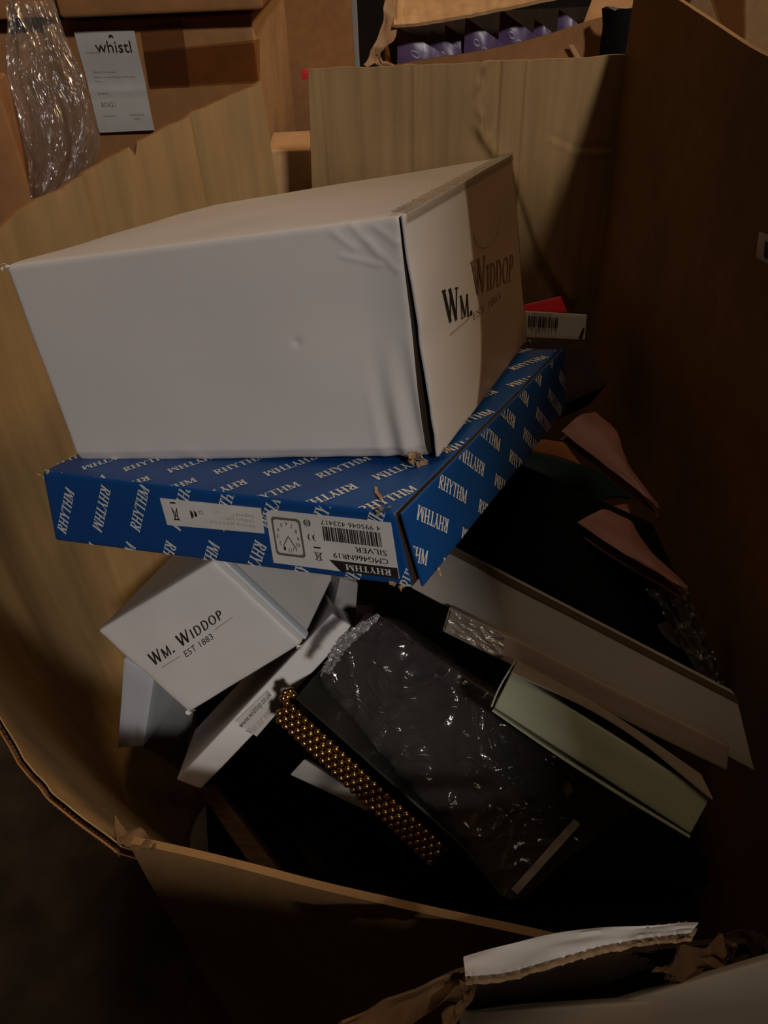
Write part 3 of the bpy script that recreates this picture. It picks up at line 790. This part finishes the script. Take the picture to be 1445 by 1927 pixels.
# blue-white carton, far left
pile_box('bluish_white_carton', 'small bluish-white carton standing against the left side below the lettered carton', 'carton',
         [(232, 1240), (290, 1272), (270, 1404), (221, 1408)], (250, 1330, .80), (-.30, -.93, .2), .09, WGR, n=(6, 6, 6), seed=41)
pile_box('shaded_carton_face', 'dark right face of the bluish-white carton, its shade painted in as grey', 'carton',
         [(292, 1272), (372, 1300), (345, 1455), (272, 1406)], (320, 1350, .865), (.62, -.74, .25), .03, mat('shaded_bluish', (.16, .16, .165), .6), n=(6, 6, 6), seed=43)  # shade on the bluish carton's other face, painted as dark grey
# white card under the beads
pile_box('white_card_sleeve', 'white card corner poking out beneath the gold bead band', 'card sleeve',
         [(572, 1428), (700, 1512), (690, 1526), (545, 1458)], (610, 1460, .73), (-.1, -.6, .8), .02, WH2, n=(6, 3, 3), seed=45)
# wooden bars
pile_box('brown_wooden_bar', 'dark brown wooden bar in the gap left of the bead band', 'wooden bar',
         [(372, 1486), (405, 1478), (535, 1650), (488, 1652)], (450, 1560, .76), (.1, -.6, .8), .03, BRN, n=(3, 3, 12), seed=47)
pile_box('short_dark_bar', 'short dark bar almost lost in shadow right of the brown wooden bar', 'wooden bar',
         [(556, 1590), (580, 1578), (625, 1640), (600, 1655)], (590, 1615, .80), (.1, -.6, .8), .03, KRD, n=(3, 3, 6), seed=49)
# black carton between blue carton and right side
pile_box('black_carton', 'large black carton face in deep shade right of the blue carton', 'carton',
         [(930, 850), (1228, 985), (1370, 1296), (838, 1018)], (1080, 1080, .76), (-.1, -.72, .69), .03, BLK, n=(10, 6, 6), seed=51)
# barcode carton + red card + brown carton below
tC, HC = pile_box('barcode_carton', 'small white carton end with a barcode behind the big white carton', 'carton',
                  [(960, 583), (1105, 592), (1101, 641), (955, 634)], (1050, 615, .96), (-.05, -.9, .4), .12, SLB, n=(6, 6, 6), seed=53)
gC = surf(HC, 'F'); q = quadmap(gC, [(994, 594), (1052, 598), (1050, 618), (993, 615)])
rb = random.Random(9); bars = []; x = 0
while x < .97:
    w_ = rb.choice((.012, .02, .03, .045)); bars.append([(x, 0), (x + w_, 0), (x + w_, 1), (x, 1)]); x += w_ + rb.choice((.012, .018, .03))
polys_obj('barcode', bars, q, INK, tC, .0015)
q = quadmap(gC, [(1000, 589), (1040, 591), (1040, 594), (1000, 592)]); text_on('barcode_number', 'WIDDOP', q, INK, tC, 0, 1, 0, 1, .0015)
q = quadmap(gC, [(998, 619), (1046, 621), (1046, 626), (998, 624)]); text_on('barcode_number', '5 021711 1', q, INK, tC, 0, 1, 0, 1, .0015)
q = quadmap(gC, [(1092, 622), (1100, 612), (1098, 640), (1088, 636)]); patch('torn_patch', q, KRD, tC, poly=[(.6, 1), (1, .8), (.7, 0), (0, .1)], off=.0013)
pile_box('red_card', 'bright red card wedged behind the barcode carton', 'card', [(985, 573), (1056, 556), (1068, 588), (982, 590)], (1030, 570, 1.0), (-.05, -.8, .6), .02, RED, n=(6, 3, 3), seed=55)
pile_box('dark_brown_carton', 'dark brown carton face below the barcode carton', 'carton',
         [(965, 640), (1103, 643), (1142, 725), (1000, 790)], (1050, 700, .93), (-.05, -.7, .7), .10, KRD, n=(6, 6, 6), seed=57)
# pink paper sleeves: two folded layers each
def sleeve(label, A, Bp, d0, d1, extra, seed):
    t = thing('pink_paper_sleeve', label, 'paper sleeve', atd(*A[-1], d1), 'pink paper sleeves against the right side')
    def lay(sh, dd):
        a = [atd(p[0] + sh[0], p[1] + sh[1], d0 + (d1 - d0) * i / (len(A) - 1) + dd) for i, p in enumerate(A)]
        b = [atd(p[0] + sh[0], p[1] + sh[1], d0 + (d1 - d0) * i / (len(Bp) - 1) + dd + .015) for i, p in enumerate(Bp)]
        def f(u, v):
            P = spline(a, u).lerp(spline(b, u), v)
            return P + Vector((0, 0, 1)) * (.006 * math.sin(v * 3.14) * (1 - u) + .002 * nz((u * 6, v * 4, seed), 1, seed))
        return f
    sheet('upper_layer', lay((0, 0), 0), 30, 10, .0012, PNK, t)
    sheet('lower_layer', lay(extra, .008), 30, 10, .0012, PNK, t)
    return t
sleeve('upper dusty pink folded paper sleeve leaning against the right side', [(1056, 812), (1120, 862), (1185, 912), (1238, 956)], [(1118, 778), (1158, 812), (1180, 872), (1236, 950)], .80, .74, (-2, 16), 3)
sleeve('lower dusty pink folded paper sleeve, nearer than the other', [(1086, 984), (1150, 1028), (1225, 1072), (1292, 1110)], [(1180, 950), (1196, 1000), (1240, 1055), (1290, 1102)], .76, .69, (-2, 20), 5)
pile_box('orange_card', 'dull orange card showing above the dark teal tray', 'card', [(1006, 824), (1062, 832), (1098, 880), (996, 852)], (1040, 850, .88), (-.1, -.7, .7), .02, ORG, n=(4, 3, 3), seed=59)
tt_ = thing('teal_tray', 'dark teal curved tray with a pale rim in shade right of the blue carton', 'tray', atd(1060, 910, .85))
tA = [atd(*p, .85) for p in ((978, 893), (1020, 912), (1050, 930), (1075, 950), (1100, 958))]; tB = [atd(*p, .88) for p in ((1000, 852), (1060, 866), (1120, 890), (1160, 920), (1185, 940))]
sheet('tray_side', lambda u, v: spline(tA, u).lerp(spline(tB, u), v) + Vector((0, 0, .008 * math.sin(v * 3.14))), 24, 8, .003, TEAL, tt_)
tA2 = [p + Vector((0, -.002, -.001)) for p in tA]; tA3 = [p + Vector((0, -.004, -.004)) for p in tA]
sheet('pale_rim', lambda u, v: spline(tA2, u).lerp(spline(tA3, u), v), 24, 2, .0015, OLV, tt_, 'pale olive rim')
# support cartons deeper in the pile (mostly lost in shade)
def plain(name, label, x0, x1, y0, y1, z0, z1, m, rz=0):
    c = Vector(((x0 + x1) / 2, (y0 + y1) / 2, 0)); R_ = Matrix.Rotation(rz, 3, 'Z')
    f = lambda x, y, z: R_ @ (Vector((x, y, z)) - c) + c
    H = hexa({a + b + d: f(x0 if a == 'L' else x1, y0 if b == 'F' else y1, z0 if d == 'D' else z1) for a in 'LR' for b in 'FB' for d in 'DT'})
    t = thing(name, label, 'carton', H(.5, .5, 0)); carton('carton_body', H, m, t, (3, 3, 3), .003); return t, H
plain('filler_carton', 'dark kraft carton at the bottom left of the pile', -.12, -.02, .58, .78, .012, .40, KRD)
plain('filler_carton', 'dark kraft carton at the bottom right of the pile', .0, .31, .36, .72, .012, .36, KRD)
sb_ = thing('gap_shade_sheet', 'added crumpled black sheet painting in the shade deep in the gaps of the pile', 'shade sheet', (.02, .66, .36))  # added to turn the deep gaps black, in place of shade
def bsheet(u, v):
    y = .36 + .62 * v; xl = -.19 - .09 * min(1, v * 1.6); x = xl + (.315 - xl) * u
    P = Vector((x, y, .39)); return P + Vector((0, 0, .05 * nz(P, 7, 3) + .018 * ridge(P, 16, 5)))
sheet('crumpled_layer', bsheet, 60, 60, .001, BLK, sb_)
# ================================================================== BEADED CLOCK CASE IN A CLEAR BAG
nb = Vector((-.28, -.62, .72)).normalized()
pm = atd(880, 1430, .66)
cA, cB, cC, cD = [atp(*p, pm, nb) for p in ((592, 1272), (690, 1150), (1212, 1490), (958, 1702))]
HK = hexa(dict(LFT=cA, LBT=cB, RBT=cC, RFT=cD, LFD=cA - nb * .045, LBD=cB - nb * .045, RBD=cC - nb * .045, RFD=cD - nb * .045))
tK = thing('beaded_clock_case', 'black square clock case with a gold bead border, sealed in clear plastic', 'clock case', HK(.5, .5, 0))
carton('case_body', HK, mat('black_case', (.020, .018, .016), .4, .3, 12, spec=.4), tK, (10, 10, 4), .003)
# dark side strip sloping down from the case to the bead band
sd_n = -nb * .012
s0, s1 = atd(556, 1314, .668), atd(868, 1592, .635)
e0, e1 = cA + nb * .001, cD.lerp(cA, .02) + nb * .001
sheet('side_strip', lambda u, v: s0.lerp(s1, u).lerp(e0.lerp(e1, u), v), 12, 6, .002, mat('strip_black', (.022, .019, .014), .5, .2, 20), tK)
# beads: staggered rows along the lower left edge
b0, b1 = atd(541, 1322, .668), atd(838, 1598, .637)
ld = (b1 - b0).normalized(); wd = ld.cross(nb).normalized()
tst = M.transposed() @ (b0 + wd * .01 - CAM)
if (CXP + FPX * tst.x / tst.z) > 541: wd = -wd
R_B = .0034; pitch = .0072; nrow = 4
nB = int((b1 - b0).length / pitch)
bme = bpy.data.meshes.new('bead'); bmx = bmesh.new(); bmesh.ops.create_uvsphere(bmx, u_segments=14, v_segments=9, radius=R_B)
bmx.to_mesh(bme); bmx.free(); bme.materials.append(GLD); bme.polygons.foreach_set('use_smooth', [True] * len(bme.polygons))
bandV = hexa(dict(LFD=b0 - nb * .008 - ld * .003, RFD=b1 - nb * .008 + ld * .003, LFT=b0 - nb * .0012 - ld * .003, RFT=b1 - nb * .0012 + ld * .003,
                  LBD=b0 + wd * .021 - nb * .012 - ld * .003, RBD=b1 + wd * .021 - nb * .012 + ld * .003, LBT=b0 + wd * .021 - nb * .007 - ld * .003, RBT=b1 + wd * .021 - nb * .007 + ld * .003))
carton('bead_backing', bandV, mat('bronze_backing', (.05, .03, .012), .4, .1, 30, metal=.6), tK, (10, 2, 2), .002)
for r_i in range(nrow):
    for i in range(nB + 1):
        a = r_i / (nrow - 1)
        P = b0 + ld * (pitch * (i + (.5 if r_i % 2 else 0))) + wd * (.0005 + r_i * .0060) - nb * (.006 * a * a) + nb * .0004
        o = bpy.data.objects.new('bead', bme); SC.collection.objects.link(o); o.parent = tK; o.location = P - ORI[tK.name]
for i, (px, py) in enumerate(((536, 1303), (546, 1300), (541, 1311), (552, 1308), (533, 1314))):
    o = bpy.data.objects.new('bead', bme); SC.collection.objects.link(o); o.parent = tK; o.location = atd(px, py, .672) - ORI[tK.name]
# the bag
gA, gB, gC_, gD = [atp(*p, pm + nb * .012, nb) for p in ((583, 1276), (700, 1148), (1222, 1500), (962, 1716))]
HG2 = hexa(dict(LFT=gA, LBT=gB, RBT=gC_, RFT=gD, LFD=gA - nb * .066, LBD=gB - nb * .066, RBD=gC_ - nb * .066, RFD=gD - nb * .066))
def bagdisp(face, s, P):
    a = .35 * abs(nz(P, 15, 1)) + .2 * abs(nz(P, 48, 2))
    q_ = P + Vector((nz(P, 14, 4), nz(P, 14, 5), nz(P, 14, 6))) * .03
    a += sum(w_ * max(0, 1 - abs(nz(q_, f_, 7 + f_)) * k_) for w_, f_, k_ in ((.25, 11, 12), (.2, 19, 9), (.16, 31, 7), (.10, 52, 5)))
    return nb * (.014 * a - .004)
def bag_vf():
    V, Fc, fm = carton_vf(HG2, (150, 110, 8), .012, bagdisp)
    return V, Fc
bg = obj('clear_bag', bag_vf(), BAG, tK, True, 'crumpled clear plastic bag')
# bunched shiny seam at the bag's upper left and a pale strip inside
seam = [atd(*p, .640) for p in ((606, 1262), (622, 1228), (640, 1200), (668, 1178), (712, 1154))]; seam2 = [atd(*p, .638) for p in ((622, 1268), (640, 1240), (660, 1214), (686, 1192), (716, 1162))]
def seamf(u, v): P = spline(seam, u).lerp(spline(seam2, u), v); return P + nb * (.004 * ridge((u * 26, v * 3, 0), 1, 5) + .002 * nz((u * 60, v * 8, 0), 1, 6))
sheet('bunched_seam', seamf, 120, 16, .0004, SEAM, bg, 'bunched shiny seam of the bag')
ps0, ps1 = atp(968, 1678, pm + nb * .022, nb), atp(1086, 1546, pm + nb * .022, nb); pw = (ps1 - ps0).cross(nb).normalized() * .0030
sheet('pale_strip', lambda u, v: ps0.lerp(ps1, u) + pw * (v * 2 - 1) + nb * .0012 * nz((u * 12, v, 0), 1, 2), 24, 2, .0008, mat('strip_tape', (.30, .25, .21), .5, .25, 90), tK, 'pale tape strip')
# clear bag of papers against the right side
tP = thing('polybag', 'crumpled clear polybag with a white tag, squeezed against the right side', 'bag', atd(1330, 1290, .70))
pa = [atd(*p, .72) for p in ((1215, 1110), (1262, 1180), (1300, 1240), (1340, 1292), (1366, 1312))]; pb = [atd(*p, .73) for p in ((1292, 1108), (1312, 1160), (1334, 1210), (1352, 1262), (1368, 1306))]
sheet('bag_film', lambda u, v: spline(pa, u).lerp(spline(pb, u), v) + nb * (.010 * ridge((u * 9, v * 4, 0), 1, 3) + .004 * nz((u * 30, v * 20, 0), 1, 5)), 70, 30, .0004, BAG, tP)
ta = [atd(*p, .745) for p in ((1236, 1176), (1252, 1200), (1290, 1228))]; tb = [atd(*p, .745) for p in ((1262, 1164), (1276, 1186), (1296, 1216))]
sheet('white_tag', lambda u, v: spline(ta, u).lerp(spline(tb, u), v), 8, 4, .001, STG, tP)
for k, (a, b) in enumerate((((1250, 1130), (1330, 1280)), ((1268, 1128), (1346, 1284)))):
    u0, u1 = atd(*a, .735), atd(*b, .735); ww = Vector((.004, 0, .003))
    sheet('folded_leaf', lambda u, v: u0.lerp(u1, u) + ww * (v * 2 - 1) + nb * .003 * math.sin(u * 9), 16, 3, .001, OLV, tP)
# ================================================================== TORN CARTON AT THE LOWER RIGHT
zt = .80
tt1 = thing('torn_white_carton', 'torn white-faced corrugated carton at the lower right corner, edge shredded', 'carton', (.14, .13, .70))
ua = [atz(*p, zt) for p in ((872, 1802), (960, 1778), (1060, 1756), (1150, 1747), (1240, 1741), (1314, 1738))]
la = [atz(*p, zt + .002) for p in ((876, 1838), (960, 1828), (1060, 1800), (1150, 1776), (1240, 1762), (1300, 1756))]
def tfl(u, v): P = spline(la, u).lerp(spline(ua, u), v); return P + Vector((0, 0, .0015 * nz((u * 6, v * 3, 0), 1, 1) + (.0015 * nz((u * 60, 0, 0), 1, 3) if v == 0 else 0)))
sheet('white_liner', tfl, 80, 6, .0008, WH2, tt1)
dn = Vector((0, -.001, -.0035))
sheet('kraft_liner', lambda u, v: tfl(u, v) + dn + Vector((0, -.002 * (1 - v) * (.6 + .4 * nz((u * 20, 0, 0), 1, 6)), -.0005)), 80, 6, .0008, KRE, tt1)
fluting('fluting', lambda u: tfl(u, .05) + Vector((0, 0, -.001)), lambda u: tfl(u, .05) + dn, Vector((0, .006, 0)), KRE, tt1, .006)
# crumpled kraft remains below, left and right of it
shred('torn_kraft_flap', ([atz(*p, zt - .015) for p in ((640, 1930), (720, 1900), (800, 1870), (870, 1838), (884, 1850))],
                          [atz(*p, zt - .03) for p in ((700, 1960), (775, 1950), (800, 1900), (850, 1880), (880, 1862))]), KRO, tt1, .0015, 4, .006)
shred('torn_kraft_flap', ([atz(*p, zt - .01) for p in ((872, 1846), (862, 1880), (846, 1905), (838, 1935))],
                          [atz(*p, zt - .01) for p in ((902, 1852), (880, 1884), (868, 1905), (858, 1935))]), KRO, tt1, .0015, 5, .004)
shred('torn_kraft_flap', ([atz(*p, zt - .02) for p in ((1225, 1832), (1290, 1800), (1345, 1768), (1372, 1778))],
                          [atz(*p, zt - .03) for p in ((1255, 1850), (1318, 1832), (1362, 1812), (1380, 1800))]), KRO, tt1, .0015, 6, .006)
shred('torn_kraft_flap', ([atz(*p, zt - .035) for p in ((1372, 1770), (1400, 1760), (1450, 1775))],
                          [atz(*p, zt - .045) for p in ((1360, 1840), (1410, 1835), (1450, 1820))]), KRD, tt1, .0015, 7, .006)
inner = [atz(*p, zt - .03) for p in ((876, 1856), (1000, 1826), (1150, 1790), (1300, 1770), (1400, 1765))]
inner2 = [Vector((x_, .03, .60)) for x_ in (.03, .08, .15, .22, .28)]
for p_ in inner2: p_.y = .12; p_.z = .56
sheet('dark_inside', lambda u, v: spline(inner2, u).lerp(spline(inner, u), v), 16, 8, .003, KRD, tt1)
tW1, _ = pile_box('near_white_carton', 'white carton face filling the lower right corner, nearest to the viewer', 'carton',
         [(1140, 1893), (1460, 1800), (1500, 2100), (1100, 2100)], (1400, 1880, .372), (-.3, -.5, .8), .012, SLB, n=(6, 4, 4), seed=61)
tW2, _ = pile_box('near_flat_carton', 'white flat carton at the bottom edge, partly under the nearest one', 'carton',
         [(863, 1907), (1300, 1878), (1300, 2080), (880, 2080)], (1000, 1905, .385), (-.05, -.5, .85), .012, SLB, n=(6, 4, 4), seed=63)
# ================================================================== BACKGROUND
def bgbox(name, label, px, y, dx, dy, ztop, zbot, rz, m, r=.004, n=(10, 6, 10), amp=.003, seed=0, group=None):
    """front right vertical edge passes through picture point px at distance y; dx wide to the left"""
    P = aty(*px, y); R_ = Matrix.Rotation(rz, 3, 'Z')
    if dx > 2: dx = P.x - aty(dx, px[1], y).x
    def f(x, yy, z): v = R_ @ Vector((x, yy, 0)); return Vector((P.x + v.x, P.y + v.y, z))
    H = hexa({a + b + d: f(-dx if a == 'L' else 0, 0 if b == 'F' else dy, zbot if d == 'D' else ztop) for a in 'LR' for b in 'FB' for d in 'DT'})
    t = thing(name, label, 'carton', H(.5, .5, 0), group)
    def dd(face, s, P):
        v = Vector((nz(P, 5, seed), nz(P, 5, seed + 1), 0)) * amp
        return v
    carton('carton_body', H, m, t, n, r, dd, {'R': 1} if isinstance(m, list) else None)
    return t, H
y1 = 1.42
zsplit = aty(487, 18, y1).z
tw, Hw = bgbox('labelled_carton', 'brown carton with a white delivery label and glossy tape, behind the left flap', (490, 200), y1, 112, .50, zsplit - .004, .45, -.03, [KRB, KRP], seed=71, n=(24, 16, 24), amp=.008)  # pale kraft on the right face paints in the side light
gb = surf(Hw, 'F')
# delivery label
lq = quadmap(gb, [(143, 56), (256, 56), (294, 242), (191, 247)])
V = []; Fc = []
def lbl(s, t, off=.005): return lq(s, t, off + .0018 * math.sin(t * 9) + .0022 * math.exp(-((t - .42) / .03) ** 2))
dl = patch('delivery_label', lambda s, t, off=.005: lbl(s, t, .0105), STG, tw, ns=6, nt_=30, label='white delivery label')
LQ = .0125
text_on('label_logo', 'whistl', lambda s, t, off=0: lbl(s, t, LQ), INK, dl, .30, .90, .80, .91, 0)
polys_obj('logo_mark', arc(.60, .94, .03, .018, 0, 180, .02, .02, 6), lambda s, t, off=0: lbl(s, t, LQ), INK, dl, 0)
for (txt, a, b, c, d_) in (('Customer', .12, .34, .795, .815), ('Goods for disposal', .15, .55, .60, .625), ('Return to warehouse stock area', .15, .85, .555, .575), ('Dept', .15, .25, .515, .53), ('Site', .15, .33, .40, .415), ('80621', .16, .42, .27, .315), ('Notes', .16, .36, .17, .19), ('Checked', .62, .88, .17, .19), ('OK', .70, .80, .125, .145)):
    text_on('label_text', txt, lambda s, t, off=0: lbl(s, t, LQ), INKB, dl, a, b, c, d_, 0)
# brown tape bands on that carton
tq = quadmap(gb, [(272, 95), (490, 72), (490, 150), (284, 162)])
patch('packing_tape', lambda s, t, off=0: tq(s, t, .0095 + .001 * nz((s * 9, t * 9, 0), 1, 1)), TAPEC, tw, ns=20, nt_=8)
tq2 = quadmap(gb, [(266, 50), (345, 35), (360, 158), (283, 160)])
patch('packing_tape', lambda s, t, off=0: tq2(s, t, .0105 + .001 * nz((s * 9, t * 9, 0), 1, 1)), TAPE, tw, ns=20, nt_=8)
# carton stacked above (only its lower edge shows)
bgbox('stacked_carton', 'brown carton resting on top of the labelled carton, cut by the top edge', (493, 10), y1 - .05, 106, .50, zsplit + .3, zsplit + .004, -.01, KRB, seed=73, r=.006)
bgbox('side_carton', 'brown carton at the far left behind the stretch film', (90, 100), y1 + .03, .45, .4, zsplit - .004, .4, .02, KRB, seed=75)
bgbox('upper_side_carton', 'brown carton lying on the far left one, at the top left corner', (100, 8), y1 - .01, .45, .4, zsplit + .3, zsplit + .002, .02, KRB, seed=76)
bgbox('near_left_carton', 'orange-brown carton edge at the left border, nearer than the film', (22, 250), 1.15, .35, .06, aty(2, 150, 1.15).z, .3, .12, KRB, seed=77)
bgbox('middle_brown_carton', 'plain brown carton between the labelled carton and the dark gap', (667, 100), 1.98, .26, .4, 1.5, .35, .02, KRF, seed=79)
bgbox('tall_grey_carton', 'thin grey upright carton edge at the dark gap', (672, 30), 2.45, 655, .2, 1.6, .3, 0, GRY, seed=80)
bgbox('small_cream_carton', 'small pale carton low in the gap between the left flap and back flap', (592, 300), 1.30, .075, .12, aty(575, 268, 1.34).z, .3, .0, KRP, seed=81)
HR_ = face_box([(567, 132), (580, 130), (579, 148), (568, 150)], aty(572, 140, 1.103), (0, -1, .1), .004); carton('red_tab', HR_, RED, big, (2, 2, 2), .0005, label='tiny red tab at the top corner of the back flap')
# open carton of purple pouches
yp = 1.45
tp = thing('pouch_carton', 'open brown carton full of purple pouches, torn at its left corner', 'carton', aty(950, 250, yp))
ft = [aty(*p, yp) for p in ((740, 122), (800, 112), (880, 100), (960, 84), (1040, 62), (1120, 36), (1150, 30), (1178, 32))]
def pf(u, v):
    T = spline(ft, u); P = T.copy(); P.z = .55 + (T.z - .55) * v; P.y += .004 * nz((u * 6, v * 6, 0), 1, 3); return P
sheet('front_panel', lambda u, v: pf(1 - u, v), 60, 20, .005, KRF, tp)
lp = aty(740, 122, yp)
obj('left_panel', box_vf(lp.x - .005, lp.x, yp + .004, yp + .36, .55, lp.z - .01), KRF, tp, False)
obj('back_panel', box_vf(lp.x, aty(1178, 32, yp).x + .1, yp + .36, yp + .365, .55, lp.z + .03), KRD, tp, False)
# torn left corner flap
shred('torn_flap', ([aty(*p, yp - .01) for p in ((686, 118), (702, 92), (716, 50), (728, 8), (735, -20))], [aty(*p, yp - .01) for p in ((742, 126), (712, 112), (722, 92), (748, 60), (752, -10))]), KRP, tp, .003, 8, .010)
# top flap folded over
tfa = [aty(*p, yp - .02) for p in ((738, 52), (780, 50), (860, 38), (940, 22), (1020, 6), (1110, -12))]; tfb = [aty(*p, yp + .15) for p in ((728, -60), (780, -60), (860, -60), (940, -60), (1020, -60), (1110, -60))]
def topf(u, v):
    P = spline(tfa, u).lerp(spline(tfb, u), v); return P + Vector((0, -1, .3)) * (.005 * nz((u * 14, v * 3, 0), 1, 2) + .003 * nz((u * 30, v * 6, 0), 1, 4))
sheet('top_flap', topf, 90, 20, .005, KRP, tp, 'pale crinkled top flap')
sheet('right_flap', lambda u, v: aty(1098, 52, yp + .05).lerp(aty(1190, 20, yp + .02), u).lerp(aty(1130, -40, yp + .2).lerp(aty(1230, -60, yp + .2), u), v), 8, 4, .005, KRP, tp)
# pale strip that paints in a highlight on the front panel
s_a, s_b = aty(1074, 84, yp - .012), aty(1096, 122, yp - .012)
sheet('highlight_strip', lambda u, v: s_a.lerp(s_b, u) + Vector((.004 * (v * 2 - 1), 0, 0)), 6, 2, .002, KRP, tp)
# pouches
pts = [((752, 62), (848, 112)), ((815, 66), (880, 102)), ((842, 56), (888, 98)), ((880, 42), (938, 88)), ((946, 28), (1002, 74)), ((1010, 46), (1046, 66)), ((1056, 28), (1076, 56))]
for i, ((ax_, ay_), (bx_, by_)) in enumerate(pts):
    yy = yp + .035 + .012 * (i % 3)
    tl, br = aty(ax_ - 4, ay_ - 10, yy), aty(bx_ + 8, by_ + 8, yy)
    wd_ = max(.05, br.x - tl.x)
    lab_ = ['leftmost and largest purple foil pouch in the open carton', 'second purple pouch from the left, set back', 'third purple pouch from the left with a pointed top', 'fourth purple pouch from the left, near the middle', 'tallest-peaked purple pouch right of the middle', 'small dim purple pouch corner second from the right', 'rightmost purple pouch tip in the open carton'][i]
    t = thing('purple_pouch', lab_, 'pouch', Vector((tl.x + wd_ / 2, yy, tl.z - .13)), 'purple pouches in the open carton')
    def pouch(u, v, tl=tl, wd_=wd_, yy=yy, i=i):
        top = tl.z - min(.05, wd_ * .62) * u
        x = tl.x + wd_ * u - .004 * (1 - u) * (1 - v); z = (tl.z - .13) * (1 - v) + top * v
        return Vector((x, yy, z))
    def pf1(u, v, s=1): P = pouch(u, v); puff = .012 * math.sin(math.pi * u) * math.sin(math.pi * min(1, v * .96)) ** .7; return P + Vector((0, -puff * s + .0015 * nz((u * 7, v * 9, i), 1, i), 0))
    n_ = 16; V = []; Fc = []
    for s in (1, -1):
        k = len(V)
        for j in range(n_ + 1):
            for a in range(n_ + 1): V.append(pf1(a / n_, j / n_, s) + Vector((0, -.0004 * s, 0)))
        for j in range(n_):
            for a in range(n_):
                b_ = k + j * (n_ + 1) + a; Fc.append((b_, b_ + 1, b_ + n_ + 2, b_ + n_ + 1))
    obj('pouch_body', (V, Fc), PUR, t)
    if i < 5:
        lg = []
        for c_ in (0.30, 0.52):
            lg += arc(c_, .80 - (c_ - .3) * .2, .07, .035, 0, 360, .03, .012, 12)
        lg += [stroke((.62, .72), (.72, .66), .02), stroke((.62, .66), (.72, .72), .02)]
        polys_obj('pouch_logo', lg, lambda a, b, off=0: pf1(a, b, 1) + Vector((0, -.002, 0)), mat('pouch_print', (.38, .34, .46), .5), t, 0)
# black sack with silver edge at the right end of the open carton
bk = thing('black_sack', 'black plastic sack with a silvery fold at the right end of the pouch carton', 'sack', aty(1160, 160, yp - .05))
ka = [aty(*p, yp - .05) for p in ((1141, 12), (1142, 50), (1136, 90), (1134, 150))]; kb = [aty(*p, yp - .05) for p in ((1192, 14), (1190, 50), (1190, 90), (1190, 150))]
sheet('sack_body', lambda u, v: spline(ka, u).lerp(spline(kb, u), v) + Vector((0, -.02 * math.sin(3.14 * v), 0)), 16, 10, .01, BLK, bk)
ka2 = [aty(*p, yp - .075) for p in ((1143, 12), (1160, 14), (1170, 26), (1176, 42))]; kb2 = [aty(*p, yp - .075) for p in ((1150, 17), (1168, 26), (1174, 36), (1178, 48))]
sheet('silver_fold', lambda u, v: spline(ka2, u).lerp(spline(kb2, u), v), 12, 3, .001, mat('silver', (.5, .52, .5), .25, .2, 60, metal=.7), bk, 'silvery folded edge')
# taped carton beyond the right side
pt = aty(1290, 0, 1.6)
tb_, Hb_ = bgbox('taped_orange_carton', 'orange-brown taped carton beyond the right side, top right corner', (1600, 60), 1.62, 1275, .4, 1.6, .3, .1, KRR, seed=85)
gb2 = surf(Hb_, 'F'); tq3 = quadmap(gb2, [(1330, -30), (1400, -30), (1400, 90), (1360, 60)])
patch('packing_tape', lambda s, t, off=0: tq3(s, t, .006), TAPEC, tb_, ns=4, nt_=4)
# stretch film hanging in strands over the left cartons
rows = [(0, 10, 100), (50, 14, 126), (100, 20, 148), (160, 20, 166), (220, 38, 182), (280, 52, 186), (330, 62, 172), (375, 66, 130)]
fl = thing('stretch_film', 'clump of crumpled clear stretch film hanging over the left cartons', 'plastic film', aty(100, 380, 1.24))
FA = [aty(a, y_, 1.27 - .0003 * y_) for y_, a, b in rows]; FB = [aty(b, y_, 1.27 - .0003 * y_) for y_, a, b in rows]
def filmf(off, sd):
    def f(u, v):
        P = spline(FA, u).lerp(spline(FB, u), v)
        r1 = ridge((v * 7 + .6 * nz((u * 3, v * 2, 0), 1, sd), u * 1.6, sd), 1, sd) ; r2 = ridge((v * 16, u * 5, sd), 1, sd + 2)
        return P + Vector((.010 * nz((u * 4, v * 5, 0), 1, sd + 5), -.020 * r1 - .004 * r2 - .002 * nz((u * 26, v * 40, 0), 1, sd) + off, 0))
    return f
sheet('film_layer', filmf(0, 1), 90, 110, .0004, WRF, fl)
